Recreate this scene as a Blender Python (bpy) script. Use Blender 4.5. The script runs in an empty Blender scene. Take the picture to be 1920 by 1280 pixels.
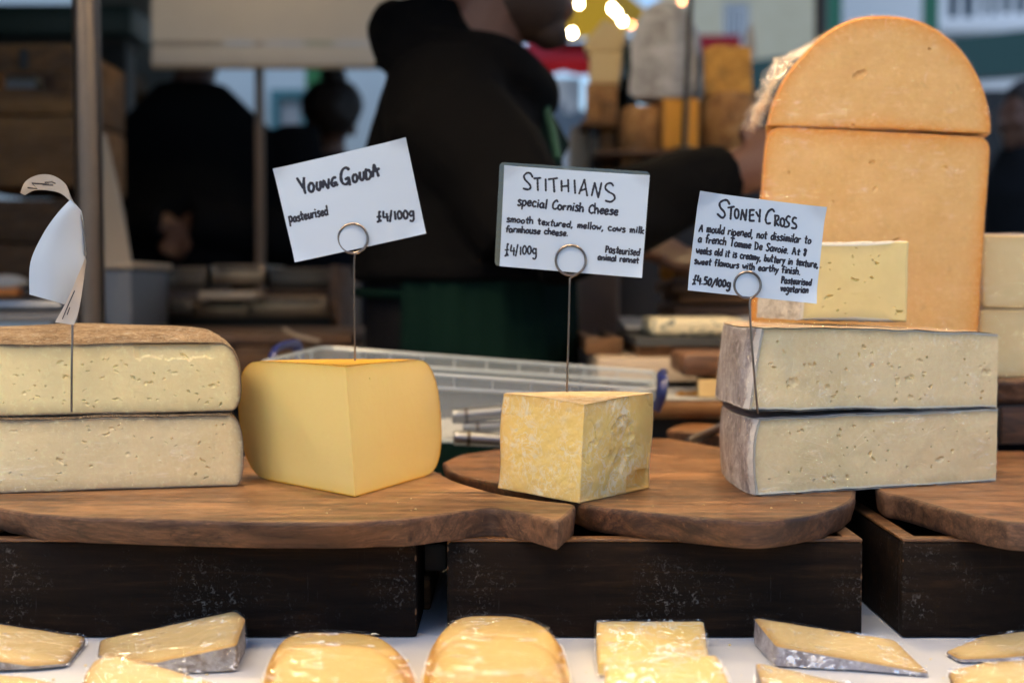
import bpy, bmesh, math, random
import numpy as np
from mathutils import Vector, Matrix
rng = random.Random(7)
S = bpy.context.scene
COL = S.collection
PI = math.pi

# ------------------------------------------------------------------ camera, light, exposure
CAMZ = 1.10
FPX = 50 / 36 * 1920
PITCH = math.atan(104 / FPX)
cam = bpy.data.objects.new('camera', bpy.data.cameras.new('camera'))
COL.objects.link(cam)
cam.location = (0, 0, CAMZ)
cam.rotation_euler = (PI / 2 - PITCH, 0, 0)
cam.data.lens = 50; cam.data.sensor_width = 36; cam.data.sensor_fit = 'HORIZONTAL'
cam.data.clip_start = 0.02; cam.data.clip_end = 500
cam.data.dof.use_dof = True; cam.data.dof.focus_distance = 1.06; cam.data.dof.aperture_fstop = 4.6
S.camera = cam

SUN_EL, SUN_AZ = math.radians(52), math.radians(205)     # behind the camera, to the left
world = bpy.data.worlds.new('World'); S.world = world; world.use_nodes = True
wt = world.node_tree
sky = wt.nodes.new('ShaderNodeTexSky'); sky.sky_type = 'NISHITA'; sky.sun_disc = False
sky.sun_elevation = SUN_EL; sky.sun_rotation = SUN_AZ; sky.dust_density = 0.3; sky.ozone_density = 4.0; sky.air_density = 1.0
wt.links.new(sky.outputs[0], wt.nodes['Background'].inputs[0])
wt.nodes['Background'].inputs[1].default_value = 0.15
sun = bpy.data.objects.new('sun', bpy.data.lights.new('sun', 'SUN')); COL.objects.link(sun)
sun.data.energy = 0.5; sun.data.angle = math.radians(24); sun.data.color = (1.0, 0.95, 0.88)
sdir = Vector((math.sin(SUN_AZ) * math.cos(SUN_EL), math.cos(SUN_AZ) * math.cos(SUN_EL), math.sin(SUN_EL)))
sun.rotation_euler = sdir.to_track_quat('Z', 'Y').to_euler()
sun.location = (0, 0, 20)
S.view_settings.view_transform = 'Standard'; S.view_settings.look = 'None'
S.view_settings.exposure = 0.25; S.view_settings.gamma = 1.0
S.render.engine = 'CYCLES'
S.cycles.use_denoising = True
S.cycles.max_bounces = 8; S.cycles.transparent_max_bounces = 16
S.cycles.sample_clamp_indirect = 6.0; S.cycles.caustics_reflective = False; S.cycles.caustics_refractive = False

# ------------------------------------------------------------------ measuring helpers
_c, _s = math.cos(PITCH), math.sin(PITCH)
def P(px, py, Y):
    """world point at depth Y that the photograph shows at (px, py)"""
    a, b = (px - 960) / FPX, -(py - 640) / FPX
    d = np.array([a, _c + b * _s, -_s + b * _c])
    return np.array([0, 0, CAMZ]) + d * (Y / d[1])
def PZ(px, py, z):
    a, b = (px - 960) / FPX, -(py - 640) / FPX
    d = np.array([a, _c + b * _s, -_s + b * _c])
    return np.array([0, 0, CAMZ]) + d * ((z - CAMZ) / d[2])
def PPL(px, py, o, n):
    a, b = (px - 960) / FPX, -(py - 640) / FPX
    d = np.array([a, _c + b * _s, -_s + b * _c])
    c = np.array([0, 0, CAMZ])
    return c + d * (np.dot(o - c, n) / np.dot(d, n))

# ------------------------------------------------------------------ noise
def _h(ix, iy, iz, seed):
    with np.errstate(over='ignore'):
        n = (ix.astype(np.uint32) * np.uint32(374761393) + iy.astype(np.uint32) * np.uint32(668265263)
             + iz.astype(np.uint32) * np.uint32(2246822519) + np.uint32(seed * 3266489 + 12345))
        n = (n ^ (n >> np.uint32(13))) * np.uint32(1274126177)
        n = (n ^ (n >> np.uint32(15))) * np.uint32(2246822519)
        n = n ^ (n >> np.uint32(16))
    return n.astype(np.float64) / 4294967295.0
def vnoise(p, seed=0):
    i = np.floor(p).astype(np.int64); f = p - i; f = f * f * (3 - 2 * f)
    r = 0
    for dx in (0, 1):
        for dy in (0, 1):
            for dz in (0, 1):
                w = (f[:, 0] if dx else 1 - f[:, 0]) * (f[:, 1] if dy else 1 - f[:, 1]) * (f[:, 2] if dz else 1 - f[:, 2])
                r = r + w * _h(i[:, 0] + dx, i[:, 1] + dy, i[:, 2] + dz, seed)
    return r * 2 - 1
def fbm(p, scale, octv=3, seed=0):
    p = np.asarray(p, float) * scale; a = 1; r = 0; t = 0
    for k in range(octv):
        r = r + a * vnoise(p + 17.3 * k, seed + k); t += a; a *= .5; p = p * 2.03
    return r / t
def warp(v, amp, scale, seed=0, octv=3):
    v = np.asarray(v, float)
    return v + amp * np.stack([fbm(v, scale, octv, seed + 11 * k) for k in range(3)], 1)

# ------------------------------------------------------------------ things and parts
WLOC = {}
def thing(name, label, cat, loc, group=None, kind=None):
    o = bpy.data.objects.new(name, None); COL.objects.link(o)
    o.empty_display_size = 0.02; o.location = tuple(loc)
    o['label'] = label; o['category'] = cat
    if group: o['group'] = group
    if kind: o['kind'] = kind
    WLOC[o.name] = np.array(loc, float)
    return o
class M:
    """collects vertices, faces and one float attribute"""
    def __init__(s): s.v = []; s.f = []; s.a = []; s.n = 0
    def add(s, v, f, a=None):
        v = np.asarray(v, float).reshape(-1, 3); k = s.n
        s.v.append(v); s.n += len(v)
        s.f.extend([tuple(int(i) + k for i in q) for q in f])
        s.a.append(np.zeros(len(v)) if a is None else np.asarray(a, float).ravel())
        return s
    def grid(s, g, a=None, closeu=False, flip=False):
        g = np.asarray(g, float); n, m = g.shape[:2]
        f = []
        for i in range(n if closeu else n - 1):
            i2 = (i + 1) % n
            for j in range(m - 1):
                q = (i * m + j, i2 * m + j, i2 * m + j + 1, i * m + j + 1)
                f.append(q[::-1] if flip else q)
        return s.add(g.reshape(-1, 3), f, None if a is None else np.asarray(a).ravel())
    def box(s, lo, hi, bev=0.0, rot=0.0, seg=2):
        lo = np.array(lo, float); hi = np.array(hi, float)
        bm = bmesh.new(); bmesh.ops.create_cube(bm, size=1)
        c = (lo + hi) / 2; d = hi - lo
        for v in bm.verts: v.co = Vector((v.co.x * d[0], v.co.y * d[1], v.co.z * d[2]))
        if bev > 0: bmesh.ops.bevel(bm, geom=bm.edges[:], offset=min(bev, .45 * min(d)), segments=seg, affect='EDGES', profile=.5)
        if rot: bmesh.ops.rotate(bm, verts=bm.verts[:], cent=(0, 0, 0), matrix=Matrix.Rotation(rot, 3, 'Z'))
        bm.verts.index_update()
        s.add([np.array(v.co) + c for v in bm.verts], [[v.index for v in f.verts] for f in bm.faces]); bm.free()
        return s
    def tube(s, pts, r, n=8, closed=False, caps=True):
        pts = [Vector(tuple(p)) for p in pts]; N = len(pts)
        rr = r if hasattr(r, '__len__') else [r] * N
        t0 = None; rings = []
        for i in range(N):
            if closed: t = (pts[(i + 1) % N] - pts[i - 1])
            else: t = pts[min(i + 1, N - 1)] - pts[max(i - 1, 0)]
            t.normalize()
            if t0 is None:
                u = t.orthogonal().normalized()
            else:
                u = (u - t * u.dot(t)).normalized()
            t0 = t; w = t.cross(u)
            rr_i = rr[i]
            ra, rb = rr_i if hasattr(rr_i, '__len__') else (rr_i, rr_i)
            rings.append([np.array(pts[i] + u * math.cos(2 * PI * k / n) * ra + w * math.sin(2 * PI * k / n) * rb) for k in range(n)])
        f = []
        for i in range(N if closed else N - 1):
            i2 = (i + 1) % N
            for k in range(n):
                f.append((i * n + k, i * n + (k + 1) % n, i2 * n + (k + 1) % n, i2 * n + k))
        if caps and not closed:
            f.append(tuple(range(n))[::-1]); f.append(tuple((N - 1) * n + k for k in range(n)))
        return s.add(np.array(rings).reshape(-1, 3), f)
    def lathe(s, c, prof, n=32, a0=0, a1=2 * PI):
        full = abs(a1 - a0 - 2 * PI) < 1e-6
        ang = np.linspace(a0, a1, n, endpoint=not full)
        g = np.array([[(c[0] + r * math.cos(t), c[1] + r * math.sin(t), c[2] + z) for r, z in prof] for t in ang])
        return s.grid(g, closeu=full)
    def loft(s, secs, n=24):
        """secs: (centre, ux, uy) ellipse half axes as vectors"""
        g = []
        for c, u, w in secs:
            c, u, w = map(lambda q: np.array(q, float), (c, u, w))
            g.append([c + u * math.cos(2 * PI * k / n) + w * math.sin(2 * PI * k / n) for k in range(n)])
        g = np.array(g); N = len(g); f = []
        for i in range(N - 1):
            for k in range(n): f.append((i * n + k, i * n + (k + 1) % n, (i + 1) * n + (k + 1) % n, (i + 1) * n + k))
        f.append(tuple(range(n))[::-1]); f.append(tuple((N - 1) * n + k for k in range(n)))
        return s.add(g.reshape(-1, 3), f)
    def ball(s, c, r, sub=3, rot=None):
        bm = bmesh.new(); bmesh.ops.create_icosphere(bm, subdivisions=sub, radius=1)
        r = r if hasattr(r, '__len__') else (r, r, r)
        v = np.array([np.array(q.co) for q in bm.verts]) * np.array(r)
        if rot is not None: v = v @ np.array(rot.to_matrix()).T
        bm.verts.index_update()
        s.add(v + np.array(c), [[q.index for q in f.verts] for f in bm.faces]); bm.free()
        return s
    def prism(s, poly, d):
        """closed prism: polygon of 3d points, swept by vector d"""
        p = np.array(poly, float); n = len(p); d = np.array(d, float)
        f = [tuple(range(n))[::-1], tuple(range(n, 2 * n))] + [(i, (i + 1) % n, n + (i + 1) % n, n + i) for i in range(n)]
        return s.add(np.concatenate([p, p + d]), f)
    def V(s): return np.concatenate(s.v)
def mesh_of(m, smooth=True, merge=0.0, fixn=True, base=None, name='m', angle=40):
    v = m.V().copy(); a = np.concatenate(m.a)
    if base is not None: v = v - np.asarray(base)
    me = bpy.data.meshes.new(name)
    me.from_pydata(v.tolist(), [], m.f)
    if np.any(a):
        at = me.attributes.new('rim', 'FLOAT', 'POINT'); at.data.foreach_set('value', a.astype(np.float32))
    if merge or fixn:
        bm = bmesh.new(); bm.from_mesh(me)
        if merge: bmesh.ops.remove_doubles(bm, verts=bm.verts[:], dist=merge)
        if fixn: bmesh.ops.recalc_face_normals(bm, faces=bm.faces[:])
        bm.to_mesh(me); bm.free()
    if smooth:
        me.polygons.foreach_set('use_smooth', [True] * len(me.polygons))
        try: me.set_sharp_from_angle(angle=math.radians(angle))
        except Exception: pass
    me.update()
    return me
def part(name, m, mat, parent, smooth=True, merge=0.0, fixn=True, label=None, angle=40, kind=None):
    base = WLOC[parent.name]
    o = bpy.data.objects.new(name, mesh_of(m, smooth, merge, fixn, base, name, angle)); COL.objects.link(o)
    o.parent = parent; o.data.materials.append(mat); WLOC[o.name] = base
    if label: o['label'] = label
    if kind: o['kind'] = kind
    return o
def solo(name, label, cat, m, mat, group=None, smooth=True, merge=0.0, fixn=True, kind=None, angle=40):
    v = m.V(); base = np.array([(v[:, 0].min() + v[:, 0].max()) / 2, (v[:, 1].min() + v[:, 1].max()) / 2, v[:, 2].min()])
    o = bpy.data.objects.new(name, mesh_of(m, smooth, merge, fixn, base, name, angle)); COL.objects.link(o)
    o.location = tuple(base); o.data.materials.append(mat); WLOC[o.name] = base
    if label: o['label'] = label
    if cat: o['category'] = cat
    if group: o['group'] = group
    if kind: o['kind'] = kind
    return o

# ------------------------------------------------------------------ materials
class N:
    def __init__(s, name):
        s.m = bpy.data.materials.new(name); s.m.use_nodes = True; s.t = s.m.node_tree
        s.b = s.t.nodes['Principled BSDF']; s.out = s.t.nodes['Material Output']
        s.co = s.t.nodes.new('ShaderNodeTexCoord').outputs['Object']
    def set(s, **k):
        nm = dict(color='Base Color', rough='Roughness', metal='Metallic', ior='IOR', spec='Specular IOR Level', coat='Coat Weight',
                  coatr='Coat Roughness', trans='Transmission Weight', alpha='Alpha', emit='Emission Color', estr='Emission Strength',
                  sheen='Sheen Weight', sss='Subsurface Weight', sssr='Subsurface Radius', ssss='Subsurface Scale', normal='Normal')
        for q, v in k.items():
            i = s.b.inputs[nm[q]]
            if hasattr(v, 'is_linked'): s.t.links.new(v, i)
            else:
                if q in ('color', 'emit') and len(v) == 3: v = (*v, 1)
                i.default_value = v
        return s
    def node(s, typ, **k):
        n = s.t.nodes.new('ShaderNode' + typ)
        for q, v in k.items(): setattr(n, q, v)
        return n
    def link(s, a, b): s.t.links.new(a, b)
    def put(s, sock, v):
        if hasattr(v, 'is_linked'): s.t.links.new(v, sock)
        else:
            if hasattr(v, '__len__') and len(v) == 3 and sock.type == 'RGBA': v = (*v, 1)
            sock.default_value = v
    def mapv(s, scale=(1, 1, 1), rot=(0, 0, 0), loc=(0, 0, 0), src=None):
        n = s.node('Mapping'); s.link(src or s.co, n.inputs['Vector'])
        n.inputs['Scale'].default_value = scale; n.inputs['Rotation'].default_value = rot; n.inputs['Location'].default_value = loc
        return n.outputs[0]
    def noise(s, scale, detail=4, rough=.55, vec=None, dist=0.0):
        n = s.node('TexNoise'); s.link(vec or s.co, n.inputs['Vector'])
        n.inputs['Scale'].default_value = scale; n.inputs['Detail'].default_value = detail
        n.inputs['Roughness'].default_value = rough; n.inputs['Distortion'].default_value = dist
        return n.outputs['Fac']
    def vor(s, scale, vec=None, feature='F1', rand=1.0):
        n = s.node('TexVoronoi'); n.feature = feature; s.link(vec or s.co, n.inputs['Vector'])
        n.inputs['Scale'].default_value = scale; n.inputs['Randomness'].default_value = rand
        return n.outputs['Distance']
    def wave(s, scale, dist, vec=None, det=2, dscale=1.0, direction='X', typ='BANDS'):
        n = s.node('TexWave'); n.wave_type = typ
        if typ == 'BANDS': n.bands_direction = direction
        s.link(vec or s.co, n.inputs['Vector'])
        n.inputs['Scale'].default_value = scale; n.inputs['Distortion'].default_value = dist
        n.inputs['Detail'].default_value = det; n.inputs['Detail Scale'].default_value = dscale
        return n.outputs['Fac']
    def ramp(s, fac, stops, interp='LINEAR'):
        n = s.node('ValToRGB'); s.put(n.inputs[0], fac); n.color_ramp.interpolation = interp
        e = n.color_ramp.elements
        while len(e) < len(stops): e.new(.5)
        for q, (p, c) in zip(e, stops):
            q.position = p; q.color = (c, c, c, 1) if not hasattr(c, '__len__') else (*c, 1)
        return n.outputs[0]
    def mix(s, fac, a, b, mode='MIX'):
        n = s.node('Mix'); n.data_type = 'RGBA'; n.blend_type = mode
        s.put(n.inputs[0], fac); s.put(n.inputs[6], a); s.put(n.inputs[7], b)
        return n.outputs[2]
    def math(s, op, a, b=0.0, clamp=False):
        n = s.node('Math'); n.operation = op; n.use_clamp = clamp
        s.put(n.inputs[0], a); s.put(n.inputs[1], b)
        return n.outputs[0]
    def attr(s, name='rim'):
        n = s.node('Attribute'); n.attribute_name = name; return n.outputs['Fac']
    def bump(s, h, strength=.5, dist=.001, prev=None):
        n = s.node('Bump'); s.put(n.inputs['Height'], h); n.inputs['Strength'].default_value = strength; n.inputs['Distance'].default_value = dist
        if prev is not None: s.link(prev, n.inputs['Normal'])
        return n.outputs[0]

def plain(name, color, rough=.6, metal=0.0, var=.12, scale=30, bumps=.15, **k):
    m = N(name)
    n = m.noise(scale, 5, .6)
    c = m.mix(n, [x * (1 - var) for x in color], [min(1, x * (1 + var)) for x in color])
    m.set(color=c, rough=rough, metal=metal, normal=m.bump(m.noise(scale * 4, 3), bumps, .0006), **k)
    return m.m

def paste_mat(name, base, dark, rimc, rimw=.5, mott=60, bloom=0.0, grain=0.0, crustw=(.84, .93), sss=.12, rough=.42, pitc=None, coat=0.0, crust=None, blots=None):
    """cut cheese: mottled body, the drier darker zone next to the rind from the 'rim' attribute"""
    m = N(name)
    n1 = m.noise(mott * .25, 4, .6); n2 = m.noise(mott * 3, 4, .65)
    c = m.mix(m.ramp(n1, [(.3, 0), (.72, 1)]), base, dark)
    c = m.mix(m.math('MULTIPLY', n2, .25), c, [min(1, x * 1.18) for x in base])
    r = m.attr('rim')
    rz = m.math('ADD', r, m.math('MULTIPLY', m.math('SUBTRACT', m.noise(mott * .7, 3), .5), .25))
    c = m.mix(m.math('MULTIPLY', m.ramp(rz, [(.12, 0), (.8, 1)]), rimw), c, rimc)
    if crust: c = m.mix(m.ramp(rz, [(crustw[0], 0), (crustw[1], 1)]), c, crust)
    if bloom:
        b = m.ramp(m.noise(85, 6, .7, dist=1.6), [(.50, 0), (.60, 1)])
        b2 = m.ramp(m.noise(26, 3, .6), [(.36, 0), (.58, 1)])
        vn = m.math('ABSOLUTE', m.math('SUBTRACT', m.noise(52, 4, .6, dist=1.0), .5))
        b = m.math('MAXIMUM', b, m.ramp(vn, [(.0, 1), (.022, 0)]))
        c = m.mix(m.math('MULTIPLY', m.math('MULTIPLY', b, b2), bloom), c, (.86, .80, .62))
    if blots:
        c = m.mix(m.ramp(m.noise(33, 3, .6), [(.66, 0), (.72, .6)]), c, blots)
    if grain:
        c = m.mix(m.math('MULTIPLY', m.ramp(m.noise(230, 4, .75), [(.52, 0), (.66, 1)]), grain), c, [min(1, x * 1.35 + .04) for x in base])
        c = m.mix(m.math('MULTIPLY', m.ramp(m.noise(130, 5, .8, dist=.8), [(.56, 0), (.70, 1)]), grain), c, [x * .62 for x in dark])
    bn = m.bump(m.noise(420, 4, .7), .25 + grain, .0004)
    bn = m.bump(m.noise(45, 3), .12, .001, bn)
    bn = m.bump(m.noise(5, 3, .6, vec=m.mapv((3, 3, 60), (.12, .05, 0))), .12, .0005, bn)
    m.set(color=c, rough=m.ramp(n2, [(.3, rough - .08), (.7, rough + .12)]), normal=bn, sss=sss, sssr=(1, .6, .25), ssss=.004, coat=coat, coatr=.15)
    return m.m
def rind_mat(name, cols, scale=45, rough=.75, bumps=.9, crack=True, fringe=None):
    m = N(name)
    n1 = m.noise(scale, 7, .65, dist=.5); n2 = m.noise(scale * 4.5, 5, .7)
    c = m.ramp(n1, [(.28, cols[0]), (.45, cols[1]), (.58, cols[2]), (.72, cols[3])])
    c = m.mix(m.math('MULTIPLY', m.ramp(n2, [(.5, 0), (.68, 1)]), .6), c, cols[3])
    h = m.math('ADD', n1, m.math('MULTIPLY', n2, .6))
    if crack: h = m.math('ADD', h, m.math('MULTIPLY', m.ramp(m.vor(scale * 3.2, feature='DISTANCE_TO_EDGE', vec=m.mapv((1, 1.8, 1))), [(0, 0), (.12, 1)]), .5))
    if fringe:
        fz = m.math('ADD', m.attr('rim'), m.math('MULTIPLY', m.math('SUBTRACT', m.noise(scale * 2.2, 5, .7), .5), 1.5))
        c = m.mix(m.ramp(fz, [(.42, 0), (.62, .85)]), c, fringe)
    m.set(color=c, rough=rough, normal=m.bump(h, bumps, .003))
    return m.m
def wood_mat(name, a, b, c3, axis='X', scale=1.0, rough=.45, coat=.0, rot=0.0, bumps=.25, knots=True):
    m = N(name)
    sc = {'X': (1.6, 26, 26), 'Y': (26, 1.6, 26), 'Z': (26, 26, 1.6)}[axis]
    v = m.mapv(tuple(q * scale for q in sc), (0, 0, rot))
    w = m.noise(2.2, 6, .62, vec=v, dist=1.6)
    v2 = m.mapv(tuple(q * scale * 4.6 for q in sc), (0, 0, rot), (3, 1, 2))
    f = m.noise(5.0, 5, .7, vec=v2)
    col = m.ramp(w, [(.3, c3), (.44, b), (.6, a), (.8, b)])
    col = m.mix(m.math('MULTIPLY', m.ramp(f, [(.42, 0), (.66, 1)]), .75), col, c3)
    if knots:
        k = m.noise(9 * scale, 3, .5, vec=m.mapv((.6, 1.6, 1.6), (0, 0, rot)))
        col = m.mix(m.ramp(k, [(.62, 0), (.72, .8)]), col, [q * .6 for q in c3])
    sv = (.55, 2.6, 2.6) if axis == 'X' else ((2.6, .55, 2.6) if axis == 'Y' else (2.6, 2.6, .55))
    vv = m.mapv(tuple(q * scale for q in sv), (0, 0, rot), (.7, .2, .4))
    big = m.noise(7, 5, .65, vec=vv, dist=2.5)
    col = m.mix(m.ramp(big, [(.48, 0), (.62, .55), (.72, .85)]), col, [q * .75 for q in c3])
    vein = m.math('ABSOLUTE', m.math('SUBTRACT', m.noise(5, 4, .55, vec=vv, dist=3.5), .5))
    col = m.mix(m.ramp(vein, [(0, .75), (.018, .3), (.05, 0)]), col, [q * .6 for q in c3])
    lite = m.noise(4, 4, .6, vec=m.mapv(tuple(q * scale for q in sv), (0, 0, rot), (3.7, 1.2, 2.4)), dist=1.5)
    col = m.mix(m.ramp(lite, [(.5, 0), (.75, .6)]), col, [min(1, q * 1.35) for q in a])
    scr = m.ramp(m.noise(4, 2, .5, vec=m.mapv((9, 160, 30), (0, 0, .55 + rot))), [(.70, 0), (.76, 1)])
    col = m.mix(m.math('MULTIPLY', scr, .35), col, [min(1, q * 1.7) for q in a])
    r = m.ramp(m.noise(40, 4), [(.3, rough - .08), (.7, rough + .18)])
    m.set(color=col, rough=r, coat=coat, coatr=.3, normal=m.bump(m.math('ADD', w, m.math('MULTIPLY', f, .7)), bumps, .0012))
    return m.m
def film_mat(name, amount=1.0, scale=60, stretch=(1, 1, 1), rough=.05, tint=(1, 1, 1), strength=.4, dist=.004, patch=9, haze=0.0):
    """cling film: clear sheet with a crinkled gloss, doubled up in patches"""
    m = N(name); t = m.t
    v = m.mapv(stretch)
    h1 = m.noise(scale, 1.5, .5, vec=v, dist=1.4)
    st = m.ramp(m.noise(scale * .8, 2, .5, vec=m.mapv((stretch[0] * .35, stretch[1] * 1.6, stretch[2] * 1.6), (.2, .3, .6), (2, 5, 1)), dist=2.2), [(.40, 0), (.50, 1), (.60, 0)])
    msk = m.ramp(m.noise(scale * .22, 2, .5), [(.40, .35), (.60, 1)])
    h = m.math('MULTIPLY', m.math('ADD', h1, m.math('MULTIPLY', st, .35)), msk)
    bn = m.bump(h, strength, dist)
    ge = m.node('NewGeometry'); dt = m.node('VectorMath'); dt.operation = 'DOT_PRODUCT'; m.link(bn, dt.inputs[0]); m.link(ge.outputs['Incoming'], dt.inputs[1])
    fr = m.math('ADD', .10, m.math('MULTIPLY', .20, m.math('POWER', m.math('SUBTRACT', 1.0, m.math('ABSOLUTE', dt.outputs['Value'])), 5.0)))
    tr = m.node('BsdfTransparent'); tr.inputs[0].default_value = (*[.985 * q for q in tint], 1)
    gl = m.node('BsdfGlossy'); gl.inputs['Roughness'].default_value = rough; m.link(bn, gl.inputs['Normal'])
    pk = m.ramp(m.noise(scale * .30, 3, .6, vec=m.mapv((1, 1, 1), (0, 0, 0), (4, 2, 7))), [(.52, 0), (.60, 1)])
    pk = m.math('ADD', .55, m.math('MULTIPLY', m.math('MULTIPLY', pk, patch), m.ramp(h1, [(.50, .0), (.60, 1)])))
    R_ = m.math('MINIMUM', m.math('MULTIPLY', m.math('MULTIPLY', fr, amount), pk), 1.0)
    cc = m.node('CombineColor'); [m.link(R_, cc.inputs[q]) for q in range(3)]; m.link(cc.outputs[0], gl.inputs[0])
    T_ = m.math('SUBTRACT', .99, m.math('MULTIPLY', R_, .25)); ct = m.node('CombineColor')
    for q in range(3): m.link(m.math('MULTIPLY', T_, tint[q]), ct.inputs[q])
    m.link(ct.outputs[0], tr.inputs[0])
    ad = m.node('AddShader'); m.link(tr.outputs[0], ad.inputs[0]); m.link(gl.outputs[0], ad.inputs[1]); last = ad.outputs[0]
    if haze:
        df = m.node('BsdfTranslucent'); df.inputs[0].default_value = (haze, haze, haze * 1.03, 1); d2 = m.node('BsdfDiffuse'); d2.inputs[0].default_value = (haze, haze, haze * 1.03, 1)
        for q_ in (df, d2):
            a2 = m.node('AddShader'); m.link(last, a2.inputs[0]); m.link(q_.outputs[0], a2.inputs[1]); last = a2.outputs[0]
    m.link(last, m.out.inputs['Surface'])
    return m.m
def emit_mat(name, color, strength):
    m = N(name); m.set(color=(.8, .8, .8), emit=color, estr=strength); return m.m
def cloth_mat(name, color, rough=.9, var=.2):
    m = N(name)
    n = m.noise(14, 4); w = m.noise(420, 2)
    m.set(color=m.mix(n, [x * (1 - var) for x in color], [x * (1 + var) for x in color]), rough=rough, sheen=0.0, spec=.06,
          normal=m.bump(w, .3, .0008, m.bump(m.noise(9, 3), .4, .01)))
    return m.m

MT = {}
MT['tomme'] = paste_mat('tomme_paste', (.88, .72, .37), (.82, .65, .31), (.40, .30, .15), .75, grain=.22, mott=70, crust=(.34, .22, .12), crustw=(.74, .88))
MT['tomme_wrapped'] = paste_mat('tomme_paste_wrapped', (.85, .69, .39), (.78, .61, .31), (.36, .27, .15), .75, grain=.25, mott=70, crust=(.36, .26, .16), crustw=(.74, .88))
MT['tomme_rind'] = rind_mat('tomme_rind', [(.085, .050, .026), (.20, .125, .066), (.30, .205, .12), (.50, .44, .36)], 46, .85, 1.0, fringe=(.20, .15, .10))
MT['gouda'] = paste_mat('gouda_paste', (.95, .72, .27), (.93, .685, .24), (.90, .56, .10), .5, grain=.05, mott=35, rough=.40, sss=.25, crust=(.86, .45, .04))
MT['gouda_slice'] = paste_mat('gouda_slice', (.76, .545, .20), (.71, .49, .165), (.55, .26, .03), 1.0, grain=.08, mott=40, rough=.40, crust=(.72, .36, .035), crustw=(.78, .92))
MT['gouda_rind'] = plain('gouda_rind', (.86, .47, .045), .32, var=.08, scale=20, coat=.25, coatr=.2)
MT['stith'] = paste_mat('crumbly_paste', (.86, .65, .22), (.81, .585, .18), (.82, .55, .19), .85, mott=60, bloom=.85, rough=.5)
MT['stith_rind'] = rind_mat('crumbly_rind', [(.42, .25, .10), (.56, .38, .18), (.66, .50, .29), (.75, .64, .46)], 50, .7, .5)
MT['stoney'] = paste_mat('stoney_paste', (.88, .69, .38), (.78, .58, .28), (.50, .40, .22), .6, grain=.22, mott=55, crust=(.62, .58, .50), crustw=(.66, .80), rough=.35)
MT['stoney_rind'] = rind_mat('stoney_rind', [(.15, .125, .135), (.27, .24, .255), (.38, .355, .385), (.62, .61, .64)], 42, .6, .9, crack=False, fringe=(.72, .70, .67))
MT['stoney_top'] = rind_mat('stoney_top', [(.20, .12, .07), (.33, .21, .13), (.42, .31, .21), (.60, .54, .47)], 40, .55, .8, crack=False, fringe=(.70, .66, .58))
MT['slice'] = paste_mat('slice_paste', (.86, .70, .32), (.77, .60, .24), (.48, .38, .19), .6, mott=60, crust=(.70, .66, .56), crustw=(.62, .76), rough=.4)
MT['orange'] = paste_mat('orange_paste', (.84, .50, .175), (.75, .41, .115), (.78, .29, .02), .85, grain=.32, mott=120, rough=.5, sss=.2, crust=(.55, .20, .03))
MT['pale'] = paste_mat('pale_paste', (.80, .67, .36), (.70, .55, .26), (.66, .46, .18), .6, mott=45, rough=.4)
MT['slice_rind'] = rind_mat('slice_rind', [(.30, .28, .27), (.46, .44, .42), (.58, .56, .53), (.72, .70, .66)], 60, .65, .8, crack=False)
MT['pale_rind'] = rind_mat('pale_rind', [(.28, .20, .17), (.42, .32, .28), (.52, .43, .38), (.66, .60, .55)], 40, .6, .6, crack=False)
MT['wedge'] = paste_mat('wrapped_wedge_paste', (.78, .60, .29), (.71, .525, .225), (.46, .25, .07), .75, grain=.2, mott=50, rough=.4)
MT['grey_rind'] = rind_mat('grey_rind', [(.14, .09, .06), (.27, .22, .18), (.42, .39, .36), (.62, .61, .60)], 70, .7, 1.0, crack=False)
MT['film'] = film_mat('cling_film', 1.0, 130, strength=1.0)
MT['film_lines'] = film_mat('cling_film_stretched', 1.0, 120, (.35, 1.0, 1.4), .05, strength=1.0, patch=10)
MT['film_face'] = film_mat('cling_film_flat', .8, 110, strength=.8, patch=1.6)
MT['film_face_lines'] = film_mat('cling_film_pulled', .8, 100, (.35, 1.0, 1.4), strength=.9, patch=2.2)
MT['film_glint'] = film_mat('cling_film_crumpled', 1.6, 170, strength=1.0, dist=.0045, patch=20)
MT['film_loose'] = film_mat('cling_film_loose', 1.1, 120, patch=.4, rough=.10, haze=.03, strength=1.0, dist=.005)
MT['film_fold'] = film_mat('cling_film_fold', 2.0, 60, rough=.09, strength=.05, patch=0)
MT['film_soft'] = film_mat('cling_film_tight', .4, 90, (.5, 1, 1.6), .07, strength=.8, dist=.003, patch=2.5)
MT['board'] = wood_mat('olive_wood', (.33, .17, .075), (.21, .10, .042), (.052, .023, .010), 'X', 1.0, .42)
MT['board2'] = wood_mat('olive_wood_dark', (.30, .142, .056), (.18, .078, .030), (.042, .017, .007), 'X', 1.1, .40, rot=.15)
MT['board3'] = wood_mat('olive_wood_red', (.34, .16, .064), (.22, .092, .034), (.06, .024, .010), 'X', 1.2, .42, rot=-.12)
MT['bark'] = wood_mat('board_edge', (.20, .10, .052), (.115, .055, .030), (.045, .02, .012), 'X', 1.3, .6, bumps=.7)
MT['bark2'] = wood_mat('board_edge_dark', (.17, .075, .034), (.095, .04, .018), (.035, .014, .008), 'X', 1.3, .5, bumps=.6)
MT['rim_wood'] = wood_mat('worn_box_rim', (.24, .11, .04), (.16, .07, .025), (.06, .025, .010), 'X', 1.5, .5)
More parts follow.
